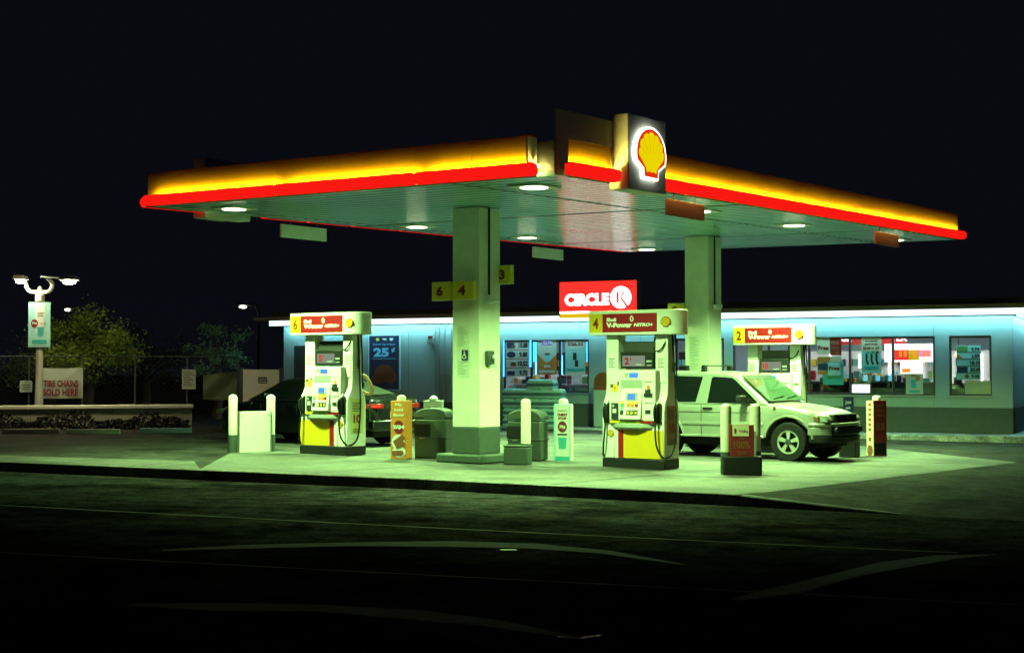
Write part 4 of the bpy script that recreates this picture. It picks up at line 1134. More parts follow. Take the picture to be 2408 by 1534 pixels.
MB().box(-.18, .18, -.17, .17, .401, .45).build('rim', m_blackp, t, bevel=.01)
# dark red hoarding between the right bollards
p = (G(1720, 1116) + G(1768, 1115)) / 2
t = thing('advert_hoarding', 'dark red hoarding reading 100% between two white bollards', 'advert board', p, rad(-6))
MB().box(-.19, .19, -.06, .06, .0, .80).build('board', m_dred, t, bevel=.008)
MB().pxy([(-.30, -.10), (.30, -.10), (.32, .0), (.30, .12), (-.30, .12), (-.32, 0)], 0, .30).build('weighted_foot', m_blackp, t, bevel=.02)
MB().box(-.15, .11, -.067, -.061, .62, .79).build('label_sheet', m_cream2, t)
b = MB(); b.box(-.12, -.09, -.07, -.0675, .66, .74).text('Vodka', .02, .70, .14, .05, -.0675, .002, .0).build('lettering', m_dred, t)
b = MB(); b.text('100%', .0, .48, .26, .12, -.061, .003, .03); b.box(-.05, .05, -.064, -.061, .575, .59).box(-.09, .09, -.064, -.061, .36, .372).box(-.07, .07, -.064, -.061, .33, .342); b.build('lettering', m_brown, t)
MB().box(.192, .22, -.08, .06, .27, .70).build('side_board', m_grey, t)

# waste units beside the front column
def waste_unit(px, py, Yoff, label, w, dpt, h, hole_x, rot):
    p = G(px, py) + Vector((math.sin(rot), math.cos(rot), 0)) * dpt / 2
    t = thing('waste_unit', label, 'waste bin', p, -rot, 'arched green waste units by the front column')
    a = h * .80
    prof = [(-w / 2, a)] + [(w / 2 * math.sin(rad(q)) , a + (h - a) * math.cos(rad(q)) ** .7) for q in range(-80, 81, 16)] + [(w / 2, a)]
    MB().box(-w / 2 + .012, w / 2 - .012, -dpt / 2 + .012, dpt / 2 - .012, 0, a - .02).build('body', m_bin, t, bevel=.03)
    MB().pxz(prof, -dpt / 2, dpt / 2).build('arched_lid', m_bin, t, bevel=.02)
    MB().box(-w / 2, w / 2, -dpt / 2, dpt / 2, h * .40, h * .43).build('ridge', m_bin, t, bevel=.006)
    MB().box(hole_x - .16, hole_x + .16, -dpt / 2 - .004, -dpt / 2 + .03, h * .44, h * .68).build('dark_opening', m_black, t, bevel=.008)  # black block stands for the shade inside the hole
    b = MB(); b.box(hole_x - .05, hole_x + .05, -dpt / 2 - .012, -dpt / 2 + .01, h * .39, h * .405); b.build('latch', m_steel, t)
    return t
waste_unit(1010, 1077, 0, 'arched green waste unit left of the front column', .66, .45, .92, -.15, rad(20))
t = waste_unit(1231, 1083, 0, 'arched green waste unit right of the front column behind a bollard', .66, .46, .92, -.17, rad(20))
t = thing('wash_bucket_box', 'low dark green box in front of the right waste unit', 'box', G(1212, 1092), -rad(20))
MB().box(-.22, .22, -.02, .24, 0, .30).build('body', m_bin, t, bevel=.02)
MB().box(-.225, .225, -.025, .245, .301, .335).build('lid', m_bin, t, bevel=.012)
t = thing('caddy_box', 'white sign box with two red marks above the left waste unit', 'sign box', G(1019, 1062), -rad(10))
MB().box(-.19, .19, -.07, .07, .55, 1.02).build('case', m_white, t, bevel=.008)
MB().box(-.05, .05, -.04, .04, 0, .549).build('stand', m_dgreen, t)
MB().box(-.12, -.04, -.075, -.0705, .80, .89).box(.05, .13, -.075, -.0705, .80, .89).build('red_mark', m_red, t)
MB().text('K', -.08, .845, .04, .06, -.0755, .002, .03).text('K', .09, .845, .04, .06, -.0755, .002, .03).build('lettering', m_paper, t)
MB().lathe([(.085, 1.021), (.085, 1.06), (.05, 1.10), (0, 1.115)], 18).build('bollard_top', m_cream, t, smooth=True)

# ================================================================== CARS
def interp(tab, x):
    if x <= tab[0][0]: return tab[0][1]
    for (a, u), (b, v) in zip(tab, tab[1:]):
        if x <= b: return u + (v - u) * (x - a) / (b - a)
    return tab[-1][1]
def loft(stations, ring, mat, name, parent, mat2=None):
    vs, fs, n = [], [], None
    for x in stations:
        half = ring(x)
        full = [(x, -y, z) for y, z in half] + [(x, y, z) for y, z in reversed(half)]
        n = len(full); vs += full
    for i in range(len(stations) - 1):
        for k in range(n):
            fs.append((i * n + k, i * n + (k + 1) % n, (i + 1) * n + (k + 1) % n, (i + 1) * n + k))
    fs.append(tuple(range(n))); fs.append(tuple(range((len(stations) - 1) * n, len(stations) * n)))
    return MB().add(vs, fs).build(name, mat, parent, smooth=True, angle=32)
def stations_for(x0, x1, arches, extra, step=.08):
    s = {round(x0, 4), round(x1, 4)} | {round(e, 4) for e in extra}
    x = x0
    while x < x1: s.add(round(x, 4)); x += step
    for (c, r, zc, zsill) in arches:
        hw = math.sqrt(max(0, r * r - (zsill - zc) ** 2))
        for k in range(15): s.add(round(c - hw + 2 * hw * k / 14, 4))
        s.add(round(c - hw - .004, 4)); s.add(round(c + hw + .004, 4))
    out = []
    for v in sorted(s):
        if not out or v - out[-1] > .0035: out.append(v)
    return out
def wheel(parent, x, y, r, w, side, rim_mat, spokes=5, rimr=.62):
    t = MB().lathe([(r * .60, -w / 2), (r * .93, -w / 2), (r, -w / 2 + .03), (r, w / 2 - .03), (r * .93, w / 2), (r * .60, w / 2)], 36, (x, y, r), 'y', cap=False).build('wheel', m_black, parent, smooth=True)
    rr = r * rimr; yo = y + side * (w / 2 - .012)
    MB().lathe([(0, yo - side * .07), (rr * .98, yo - side * .06)], 28, (x, 0, r), 'y').build('wheel_well', m_black, t)
    b = MB()
    b.lathe([(rr * .84, yo - side * .001), (rr, yo + side * .006), (rr * 1.02, yo - side * .03), (rr * .86, yo - side * .04), (rr * .84, yo - side * .002)], 32, (x, 0, r), 'y', cap=False)
    for k in range(spokes):
        a = 2 * math.pi * k / spokes + math.pi / 2
        def q(rad_, da, yy): return (x + rad_ * math.cos(a + da), yy, r + rad_ * math.sin(a + da))
        r0, r1 = rr * .2, rr * .9
        b.hexa([q(r0, -.55, yo - side * .05), q(r1, -.24, yo - side * .04), q(r1, .24, yo - side * .04), q(r0, .55, yo - side * .05), q(r0, -.5, yo + side * .004), q(r1, -.22, yo - side * .004), q(r1, .22, yo - side * .004), q(r0, .5, yo + side * .004)])
    b.build('rim', rim_mat, t)
    MB().lathe([(rr * .27, yo - side * .02), (rr * .26, yo + side * .012), (0, yo + side * .02)], 18, (x, 0, r), 'y').build('hub', m_dgrey, t)
    return t

m_suv = M('silver_car_paint', (.42, .43, .385), .28, metal=.5, var=.03, coat=.5)
m_dkpaint = M('black_car_paint', (.005, .006, .007), .25, var=.05, coat=.5, spec=.4)
m_dkglass = M('dark_car_glass', (.004, .006, .006), .08, var=.0, spec=.5)
m_wind = glass('windscreen_glass', (.75, .85, .78), .5, .03)
m_trim = M('lower_grey_trim', (.10, .105, .10), .5)
m_alloy = M('alloy_wheel', (.55, .56, .52), .3, metal=.6)
m_lampg = M('lamp_glass', (.20, .22, .19), .12, metal=.3, coat=.8)
m_amber = M('amber_lens', (.12, .05, .015), .25)
m_seat = M('grey_seat_cloth', (.16, .16, .15), .9)

# ---- silver off-roader: x forward, origin on the ground below the front axle centre line
a0 = rad(36)
pw = at(1857, 1078, 26.9)
fw = Vector((math.cos(a0), -math.sin(a0), 0)); lf = Vector((math.sin(a0), math.cos(a0), 0))
oc = Vector((pw.x, pw.y, 0)) + lf * .80
suv = thing('off_road_car', 'silver five door off-road car with roof bars, parked at the pumps', 'car', (oc.x, oc.y, gz(oc.x, oc.y) - .005), -a0)
r_ = .37; WB = 2.70
AR = [(0, .47, .37, .44), (-WB, .47, .37, .44)]
zt = [(-3.78, .98), (-3.72, 1.06), (-3.5, 1.09), (-.95, 1.09), (-.6, 1.09), (-.45, 1.085), (0, 1.03), (.35, .97), (.55, .92), (.68, .86), (.74, .78), (.78, .66)]
hwt = [(-3.80, .70), (-3.74, .80), (-3.6, .865), (-3.2, .885), (-.2, .885), (.2, .872), (.45, .845), (.62, .79), (.72, .72), (.78, .62)]
zb0 = [(-3.80, .52), (-3.4, .50), (-2.3, .44), (.5, .44), (.62, .50), (.78, .56)]
def suv_ring(x):
    w = interp(hwt, x); top = interp(zt, x); zb = interp(zb0, x)
    for (c, r, zc, zs_) in AR:
        if abs(x - c) < r: zb = max(zb, zc + math.sqrt(r * r - (x - c) ** 2))
    zb = min(zb, top - .06)
    m = lambda f_: zb + (top - zb) * f_
    hood = max(0, min(1, (x + .6) / .3))
    return [(0.001, zb), (w * .80, zb), (w * .985, zb + .002), (w * 1.0, m(.25)), (w * 1.005, m(.5)), (w * 1.0, m(.72)), (w * .985, m(.88)), (w * .955, m(.965)), (w * (.93 - .05 * hood), top), (w * .6, top + .012 * hood), (0.001, top + .03 * hood)]
st = stations_for(-3.80, .78, AR, [-.6, -.45, .62, .68, .72, .74, .76])
body = loft(st, suv_ring, m_suv, 'body', suv)
zr = [(-3.80, 1.10), (-3.70, 1.45), (-3.60, 1.62), (-3.4, 1.685), (-2.9, 1.705), (-1.7, 1.70), (-1.35, 1.675), (-1.15, 1.62), (-.45, 1.10)]
HB, HR, ZBELT, ZROOF = .862, .655, 1.07, 1.70
def gh_w(z): return HB - (HB - HR) * (z - ZBELT) / (ZROOF - ZBELT)
def suv_gh(x):
    top = interp(zr, x)
    te = max(ZBELT + .015, top - .05)
    return [(0.001, ZBELT), (gh_w(ZBELT), ZBELT), (gh_w((ZBELT + te) / 2), (ZBELT + te) / 2), (gh_w(te), te), (gh_w(top) - .03, top - .012), (gh_w(top) * .75, top), (0.001, top + .012)]
sg = [-3.80, -3.75, -3.70, -3.65, -3.60, -3.5, -3.4, -3.2, -2.9, -2.3, -1.7, -1.5, -1.35, -1.25, -1.15, -1.0, -.8, -.6, -.45]
def suv_gh_open(sg):
    return loft(sg, suv_gh, m_suv, 'cabin', suv)
cab = suv_gh_open(sg)
def side_glass(name, pts, side, off=.004, mat=m_dkglass, par=None, th=.006):
    def f_(o_): return lambda x, z: (x, side * (gh_w(z) + o_), z)
    b = MB(); b.ext(pts, f_(off - th), f_(off)); return b.build(name, mat, par)
for s in (-1, 1):
    fdoor = [(-1.72, 1.10), (-1.70, 1.565), (-1.66, 1.595), (-1.26, 1.575), (-1.18, 1.53), (-.66, 1.12), (-.66, 1.085), (-1.70, 1.085)]
    rdoor = [(-1.98, 1.10), (-1.90, 1.595), (-2.48, 1.61), (-2.58, 1.59), (-2.86, 1.38), (-2.86, 1.11), (-2.80, 1.095)]
    qtr = [(-2.96, 1.11), (-2.96, 1.34), (-2.72, 1.60), (-3.38, 1.59), (-3.58, 1.15), (-3.54, 1.11)]
    for nm, q in (('door_window', fdoor), ('door_window', rdoor), ('quarter_window', qtr)):
        side_glass(nm, q, s, .005, m_dkglass, cab)
# windscreen on the slope
def ws(x, y, o_):
    z = interp(zr, x); return (x + .045 + o_ * .6, y, z + .028 + o_)
b = MB()
pts = [(-1.12, -(gh_w(1.60) - .075)), (-1.12, gh_w(1.60) - .075), (-.47, gh_w(1.12) - .065), (-.47, -(gh_w(1.12) - .065))]
b.ext(pts, lambda x, y: ws(x, y, -.012), lambda x, y: ws(x, y, .004))
ws_o = b.build('windscreen', M('windscreen_green_sheen', (.05, .09, .06), .07, var=.6, sc=1.6, coat=.7), cab)  # greenish reflection put into the glass colour
b = MB()
for y0_, y1_ in ((-.55, .05), (.05, .6)):
    p0, p1 = ws(-.50, y0_, .012), ws(-.56, y1_, .014); b.tube([p0, p1], .009, 6)
b.build('wiper', m_black, ws_o)
b = MB()
pts = [(-1.10, -.5), (-1.10, .5), (-1.02, .5), (-1.02, -.5)]
b.ext(pts, lambda x, y: ws(x, y, .005), lambda x, y: ws(x, y, .007)); b.build('shade_band', m_ink, ws_o)
# door seams, handles, mouldings, flares
for s in (-1, 1):
    b = MB()
    def ln(x0, z0, x1, z1, t_=.005):
        d = Vector((x1 - x0, z1 - z0)).normalized(); n = Vector((-d.y, d.x)) * t_
        b.pxz([(x0 + n.x, z0 + n.y), (x1 + n.x, z1 + n.y), (x1 - n.x, z1 - n.y), (x0 - n.x, z0 - n.y)], s * .893, s * .880)
    ln(-1.84, .47, -1.84, 1.04); ln(-.60, .55, -.60, 1.04); ln(-2.35, .80, -2.86, 1.04) if False else None
    b.build('door_seam', m_ink, body)
    MB().pxz([(-2.28, .66), (-.52, .66), (-.50, .69), (-.52, .72), (-2.22, .72)], s * .883, s * .905).build('side_moulding', m_suv, body, bevel=.006)
    MB().box(-2.30, -.50, min(s * .84, s * .9), max(s * .84, s * .9), .425, .47).build('sill', m_suv, body, bevel=.008)
    MB().pxz([(-3.6, .905), (-.55, .905), (-.55, .912), (-3.6, .912)], s * .880, s * .8945).build('crease_shade', m_ink, body)  # dark strip painted in for the shade of a body crease
    h = MB().box(-1.80, -1.60, min(s * .87, s * .905), max(s * .87, s * .905), .955, 1.0).build('door_handle', m_blackp, body, bevel=.008)
    for c in (0, -WB):
        pth = [(c + .485 * math.cos(rad(a)), s * (interp(hwt, c + .485 * math.cos(rad(a))) + .006), .37 + .485 * math.sin(rad(a))) for a in range(8, 173, 9)]
        MB().tube(pth, .026, 8).build('wheel_arch_flare', m_suv, body, smooth=True)
    mr = MB().box(-.98, -.84, min(s * .90, s * 1.12), max(s * .90, s * 1.12), 1.09, 1.24).build('door_mirror', m_blackp, cab, bevel=.03)
    MB().box(-.90, -.80, min(s * .80, s * .90), max(s * .80, s * .90), 1.09, 1.16).build('mirror_arm', m_blackp, mr)
    MB().box(-.30, -.25, min(s * .880, s * .892), max(s * .880, s * .892), .96, 1.03).build('indicator', m_amber, body)
    # roof rails feet + lamps
    MB().pxz([(.40, .745), (.40, .90), (.50, .905), (.70, .86), (.755, .80), (.77, .745)], min(s * .54, s * .80), max(s * .54, s * .80)).build('headlight', m_lampg, body, bevel=.02)
    MB().box(.46, .60, min(s * .79, s * .828), max(s * .79, s * .828), .755, .86).build('corner_lamp', m_amber, body, bevel=.015)
b = MB(); b.pyz([(-.53, .74), (-.53, .895), (.53, .895), (.53, .74)], .62, .785).build('grille', m_blackp, body, bevel=.02)
b = MB()
for k in range(4): b.box(.786, .794, -.46, .46, .755 + k * .035, .770 + k * .035)
b.box(.786, .798, -.03, .03, .75, .885).build('grille_bar', m_chrome, body)
bp = [(.40, -.89), (.62, -.85), (.78, -.70), (.86, -.40), (.88, 0), (.86, .40), (.78, .70), (.62, .85), (.40, .89), (.40, .5), (.40, -.5)]
MB().pxy(bp, .665, .735).build('bumper', m_suv, body, bevel=.02)
MB().pxy([(x - .012, y * .985) for x, y in bp], .50, .663).build('bumper_corner', m_suv, body, bevel=.02)
MB().pxy([(.5, -.66), (.795, -.66), (.862, -.40), (.882, 0), (.862, .40), (.795, .66), (.5, .66)], .499, .664).build('bumper_shade_face', m_blackp, body, bevel=.02)  # black set into the bumper front in place of its shade
bp2 = [(x + .006 if x > .5 else x, y * .96) for x, y in bp]
MB().pxy(bp2, .36, .497).build('lower_valance', m_blackp, body, bevel=.02)  # valance blackened too, for the unlit front of the car
MB().box(.872, .895, -.28, .28, .53, .64).build('intake', m_black, body)
for s in (-1, 1): MB().lathe([(0, .80), (.06, .81), (.06, .86)], 14, (0, s * .56, .60), 'x').build('fog_lamp', m_blackp, body)
MB().box(-3.5, .55, -.60, .60, .26, .56).build('dark_underbody', m_black, suv)  # black block added to darken the wheel wells
MB().box(-3.90, -3.78, -.80, .80, .45, .66).build('rear_bumper', m_suv, body, bevel=.03)
for x, y, s in ((0, -.76, -1), (0, .76, 1), (-WB, -.76, -1), (-WB, .76, 1)): wheel(suv, x, y, r_, .26, s, m_alloy)
for xx in (-1.95, -2.95):
    b = MB(); b.box(xx - .03, xx + .03, -.60, .60, 1.80, 1.825)
    for s in (-1, 1): b.pyz([(s * .50, 1.69), (s * .60, 1.66), (s * .58, 1.81), (s * .50, 1.81)], xx - .05, xx + .05)
    b.build('roof_bar', m_blackp, suv, bevel=.008)
MB().tube([(.05, -.78, 1.04), (.02, -.80, 1.05)], .022).build('washer_nozzle', m_white, body) if False else None
MB().box(-.42, -.38, -.70, -.66, 1.085, 1.11).build('washer_nozzle', m_ink, body)

# ---- dark saloon: x forward (facing away left)
a1 = rad(145)
f1 = Vector((math.cos(a1), math.sin(a1), 0)); l1 = Vector((-math.sin(a1), math.cos(a1), 0))
rl = at(868, 1050, 29.5)
oc = Vector((rl.x, rl.y, 0)) - l1 * .90 + f1 * 1.02     # rear axle centre
sed = thing('saloon_car', 'black saloon car with glowing tail lamp at the left pump', 'car', (oc.x, oc.y, gz(oc.x, oc.y)), a1)
WB2 = 2.80
AR2 = [(0, .37, .33, .30), (WB2, .37, .33, .30)]
zt2 = [(-1.04, .80), (-1.0, .96), (-.9, 1.02), (-.4, 1.03), (.2, .98), (1.6, .96), (2.35, .96), (2.9, .88), (3.4, .78), (3.65, .70), (3.74, .60)]
hw2 = [(-1.04, .70), (-.95, .80), (-.7, .87), (0, .905), (2.6, .905), (3.2, .87), (3.5, .77), (3.68, .60), (3.76, .45)]
def sed_ring(x):
    w = interp(hw2, x); top = interp(zt2, x); zb = .26 if x < 3.4 else .26 + (x - 3.4) * .3
    if x < -.7: zb = .30 + (-.7 - x) * .3
    for (c, r, zc, zs_) in AR2:
        if abs(x - c) < r: zb = max(zb, zc + math.sqrt(r * r - (x - c) ** 2))
    m = lambda f_: zb + (top - zb) * f_
    return [(0.001, zb), (w * .82, zb), (w * .975, zb + .002), (w, m(.3)), (w * 1.0, m(.55)), (w * .985, m(.8)), (w * .94, m(.95)), (w * .88, top), (w * .5, top + .015), (0.001, top + .022)]
sb = loft(stations_for(-1.04, 3.76, AR2, [-1.0, -.95, -.9, 3.68, 3.72]), sed_ring, m_dkpaint, 'body', sed)
zr2 = [(-.55, 1.03), (-.2, 1.15), (.3, 1.33), (.7, 1.42), (1.1, 1.45), (1.5, 1.43), (1.8, 1.36), (2.55, .96)]
HB2, HR2, ZB2, ZR2 = .86, .60, .94, 1.44
def gw2(z): return HB2 - (HB2 - HR2) * (z - ZB2) / (ZR2 - ZB2)
def sed_gh(x):
    top = interp(zr2, x); te = max(ZB2 + .012, top - .045)
    return [(0.001, ZB2), (gw2(ZB2), ZB2), (gw2((ZB2 + te) / 2), (ZB2 + te) / 2), (gw2(te), te), (gw2(top) - .03, top - .01), (gw2(top) * .7, top), (0.001, top + .012)]
sc_ = loft([-.55, -.4, -.2, 0, .3, .5, .7, .9, 1.1, 1.3, 1.5, 1.65, 1.8, 2.0, 2.25, 2.55], sed_gh, m_dkpaint, 'cabin', sed)
for s in (-1, 1):
    for q in ([(.50, 1.01), (.55, 1.32), (.75, 1.37), (1.0, 1.385), (1.0, .99)], [(1.07, .99), (1.07, 1.385), (1.45, 1.37), (1.72, 1.30), (2.28, 1.0)], [(.0, 1.03), (.42, 1.26), (.42, 1.01)]):
        b = MB(); b.ext(q, lambda x, z: (x, s * (gw2(z) - .002), z), lambda x, z: (x, s * (gw2(z) + .004), z)); b.build('door_window', M('saloon_glass', (.02, .03, .025), .08, var=0) if s == -1 and q[0][0] == .5 else m_dkglass, sc_)
    MB().box(1.86, 2.0, min(s * .88, s * 1.04), max(s * .88, s * 1.04), 1.0, 1.12).build('door_mirror', m_dkpaint, sc_, bevel=.03)
    b = MB()
    for xx in (.42, 1.04, 2.12): b.box(xx - .004, xx + .004, min(s * .895, s * .909), max(s * .895, s * .909), .40, .88)
    b.build('door_seam', m_black, sb)
    MB().box(1.12, 1.32, min(s * .89, s * .92), max(s * .89, s * .92), .80, .83).build('door_handle', m_chrome, sb)
    MB().pxy([(-1.06, s * .48), (-1.045, s * .72), (-.80, s * .875), (-.78, s * .85), (-.9, s * .48)], .80, .90).build('tail_lamp', M('tail_lens', (.25, .01, .01), .2, emit=(1, .04, .02), es=.10), sb, bevel=.01)
    if s > 0:
        MB().pxy([(-1.068, s * .60), (-1.052, s * .72), (-.98, s * .79), (-.98, s * .6)], .835, .868).build('brake_light', m_tail, sb)
    MB().pxz([(3.22, .66), (3.24, .74), (3.60, .72), (3.66, .62)], min(s * .60, s * .80), max(s * .60, s * .80)).build('headlight', m_lampg, sb, bevel=.015)
def rg(x, y, o_): return (x - o_ * .4, y, interp(zr2, x) + .012 + o_)
b = MB(); b.ext([(-.42, -.66), (-.42, .66), (.48, .50), (.48, -.50)], lambda x, y: rg(x, y, -.01), lambda x, y: rg(x, y, .006)); b.build('rear_window', M('rear_glass', (.42, .50, .42), .2, var=.1, metal=.9), sc_)
b = MB(); b.ext([(1.70, -.52), (1.70, .52), (2.48, .72), (2.48, -.72)], lambda x, y: rg(x, y, -.01), lambda x, y: rg(x, y, .006)); b.build('windscreen', m_dkglass, sc_)
MB().box(-1.062, -1.045, -.26, .26, .60, .74).build('number_plate', m_cream2, sb)
MB().box(-1.08, -.9, -.82, .82, .33, .56).build('rear_bumper', m_dkpaint, sb, bevel=.04)
MB().box(-.9, 3.5, -.6, .6, .2, .5).build('dark_underbody', m_black, sed)  # black block under the saloon, darkens its wheel wells
for x, y, s in ((0, -.80, -1), (0, .80, 1), (WB2, -.80, -1), (WB2, .80, 1)): wheel(sed, x, y, .33, .23, s, m_trim)

# a brown fuel hose loop lying over the saloon's rear, from the pump
t = thing('fuel_hose_loop', 'tan curved hose looping beside the right edge of the pump numbered 6', 'hose', (0, 0, 0))
pts = [at(x, y, 27.6) for x, y in ((845, 880), (858, 884), (868, 898), (874, 915), (870, 925), (858, 924), (846, 916))]
MB().tube(hose_path(pts, 5), .036, 8).build('hose', M('tan_hose_cover', (.38, .22, .10), .7), t, smooth=True)

# ================================================================== LEFT BACKGROUND
def gp(px, Y): 
    p = at(px, 900, Y); return Vector((p.x, Y, gz(p.x, Y)))
wall_y = 37.6
A, B = gp(-60, 36.8), gp(452, 38.3)
t = thing('low_wall', 'long low concrete wall with pale capping at the left edge of the lot', 'wall', (A + B) / 2, math.atan2(B.y - A.y, B.x - A.x))
L = (B - A).length / 2
MB().box(-L, L, 0, .22, -.2, .50).build('wall', M('low_wall_block', (.40, .42, .38), .85, var=.3, sc=3, bump=.3), t)
MB().box(-L - .03, L + .03, -.05, .27, .501, .60).build('capping', M('wall_capping', (.80, .82, .78), .7, var=.15), t, bevel=.015)
b = MB()
for k in range(9): b.box(-L + k * L / 4 - .005, -L + k * L / 4 + .005, -.004, 0, .0, .50)
b.build('joint', m_ink, t)
# strip of near-black leaves in front of the wall
b = MB()
for i in range(2600):
    u_ = rnd.random(); p = A.lerp(B, u_) + Vector((0, -rnd.uniform(.1, .9), 0))
    hgt = .30 + .12 * math.sin(u_ * 17) + .06 * math.sin(u_ * 41)
    c = Vector((p.x, p.y, gz(p.x, p.y) + rnd.uniform(.0, hgt)))
    a = Vector((rnd.uniform(-1, 1), rnd.uniform(-1, 1), rnd.uniform(-.3, 1))).normalized() * rnd.uniform(.04, .09); n = Vector((rnd.uniform(-1, 1), rnd.uniform(-1, 1), rnd.uniform(-1, 1))).normalized()
    d = a.cross(n).normalized() * .03
    b.add([c - a, c + d, c + a, c - d], [(0, 1, 2, 3)])
struct(b.build('low_leaf_strip', M('near_black_leaf', (.007, .011, .006), .85, var=.4)), 'stuff')
for i, (px, py, c_) in enumerate(((88, 1019, m_white), (220, 1020, m_white), (390, 1017, M('blue_grey_paint', (.22, .34, .50), .7)))):
    t = thing('wheel_stop', ['pale concrete wheel stop at the far left edge', 'pale concrete wheel stop in the middle of the three', 'bluish dark wheel stop nearest the black saloon'][i], 'wheel stop', G(px, py), rad(6), 'wheel stops of the left parking bays')
    MB().pyz([(-.08, 0), (-.05, .12), (.05, .12), (.08, 0)], -.62 if i else -.80, .62 if i else .50).build('block', M('stop_concrete', (.62, .63, .58), .85, var=.25) if i < 2 else c_, t, bevel=.012)
    MB().lathe([(.02, .1205), (.02, .128)], 8, (-.4, 0, 0)).lathe([(.02, .1205), (.02, .128)], 8, (.35, 0, 0)).build('anchor_bolt', m_steel, t)
for i, (a, b_) in enumerate((((20, 1024), (150, 1026)), ((150, 1027), (400, 1024)))):
    p0, p1 = G(*a), G(*b_)
    b = MB(); w_ = Vector((0, .05, 0))
    b.add([Vector((q.x, q.y, gz(q.x, q.y) + .004)) for q in (p0 - w_, p1 - w_, p1 + w_, p0 + w_)], [(0, 1, 2, 3)])
    struct(b.build('parking_line', m_patch2 if i else m_seam))

# chain link fence behind the wall
FY = 41.4
FA, FB = gp(-60, FY - .8), gp(560, FY + .8)
m_fence = M('dull_fence_steel', (.07, .075, .07), .7)
t = thing('chain_link_fence', 'dark chain link fence with banners behind the low wall', 'fence', (FA + FB) / 2, math.atan2(FB.y - FA.y, FB.x - FA.x))
L = (FB - FA).length / 2
for k in range(6):
    x = -L + 2 * L * k / 5
    MB().tube([(x, 0, 0), (x, 0, 1.95)], .03).build('post', m_fence, t)
MB().tube([(-L, 0, 1.93), (L, 0, 1.93)], .02).build('top_rail', m_fence, t)
b = MB(); H_ = 1.85
n = int(2 * L / .16)
for k in range(-12, n):
    for s in (1, -1):
        x0 = -L + k * .16; x1 = x0 + H_
        if s < 0: x0, x1 = x1, x0
        z0_, z1_ = .05, .05 + H_
        def clip(xa, za, xb, zb):
            if xa < -L: za += (zb - za) * (-L - xa) / (xb - xa); xa = -L
            if xb > L: zb = za + (zb - za) * (L - xa) / (xb - xa); xb = L
            return xa, za, xb, zb
        if x0 < x1: q = clip(x0, z0_, x1, z1_)
        else: q = clip(x1, z1_, x0, z0_)
        if q[2] - q[0] < .05: continue
        d = .0022
        b.add([(q[0], -.003, q[1] - d), (q[2], -.003, q[3] - d), (q[2], -.003, q[3] + d), (q[0], -.003, q[1] + d)], [(0, 1, 2, 3)])
b.build('mesh', m_fence, t)
fdir = (FB - FA).normalized()
def fence_item(px0, py0, px1, py1, off=.08):
    Y_ = FY - .8 + 1.6 * ((px0 + px1) / 2 + 60) / 620 - off
    p0, p1 = at(px0, py1, Y_), at(px1, py0, Y_)
    c = (p0 + p1) / 2
    return c, abs(p1.x - p0.x), abs(p1.z - p0.z), math.atan2(fdir.y, fdir.x)
m_banner = M('pale_banner_vinyl', (.46, .50, .44), .6, var=.15, sc=2)
c, w, h, r0 = fence_item(86, 863, 193, 936)
t = thing('fence_banner', 'creased pale banner reading TIRE CHAINS SOLD HERE on the fence', 'banner', c, r0)
vs, fs = [], []; nx, nz_ = 16, 10
def sag(u_, v_): return .035 * math.sin(u_ * 9 + v_ * 4) * (1 - v_) - .10 * max(0, .35 - abs((u_ - .62) - (v_ - .62) * .9) * 3) * (1 if v_ > .55 else 0)
for j in range(nz_ + 1):
    for i in range(nx + 1):
        u_, v_ = i / nx, j / nz_
        vs.append(((u_ - .5) * w, sag(u_, v_), (v_ - .5) * h - .03 * math.sin(u_ * math.pi) * v_))
for j in range(nz_):
    for i in range(nx): q = j * (nx + 1) + i; fs.append((q, q + 1, q + nx + 2, q + nx + 1))
MB().add(vs, fs).build('sheet', m_banner, t, smooth=True)
b = MB(); b.text('TIRE CHAINS', .04 * w, -.02 * h, w * .74, h * .22, -.06, .004, .04)  .text('SOLD HERE', .03 * w, -.30 * h, w * .74, h * .22, -.06, .004, .04); b.build('lettering', m_dred, t)
c, w, h, r0 = fence_item(47, 894, 75, 921)
t = thing('fence_notice', 'small faint square notice on the fence left of the banner', 'notice', c, r0)
MB().box(-w / 2, w / 2, 0, .01, -h / 2, h / 2).build('sheet', m_banner, t); MB().box(-w * .35, w * .35, -.003, -.0005, .1 * h, .16 * h).box(-w * .35, w * .35, -.003, -.0005, -.1 * h, -.04 * h).box(-w * .35, w * .3, -.003, -.0005, -.3 * h, -.24 * h).build('print_line', m_dgrey, t)
c, w, h, r0 = fence_item(428, 868, 460, 914)
t = thing('fence_notice', 'pale upright notice on the fence right of the tree', 'notice', c, r0)
MB().box(-w / 2, w / 2, 0, .01, -h / 2, h / 2).build('sheet', m_banner, t)
b = MB()
for k in range(9): b.box(-w * .4, w * (.1 + .3 * ((k * 7) % 3) / 2), -.003, -.0005, (.4 - k * .09) * h - .01, (.4 - k * .09) * h + .01)
b.build('print_line', m_dgrey, t)
c, w, h, r0 = fence_item(478, 872, 556, 940)
t = thing('fence_screen', 'dull green fabric screen sagging on the fence behind the saloon', 'screen', c, r0)
vs, fs = [], []
for j in range(9):
    for i in range(13):
        u_, v_ = i / 12, j / 8
        vs.append(((u_ - .5) * w, .05 * math.sin(u_ * 7 - v_ * 6), (v_ - .5) * h * (.84 + .16 * u_) - (1 - u_) * .05))
for j in range(8):
    for i in range(12): q = j * 13 + i; fs.append((q, q + 1, q + 14, q + 13))
MB().add(vs, fs).build('fabric', M('green_screen_fabric', (.12, .15, .08), .85, var=.3, sc=2), t, smooth=True)
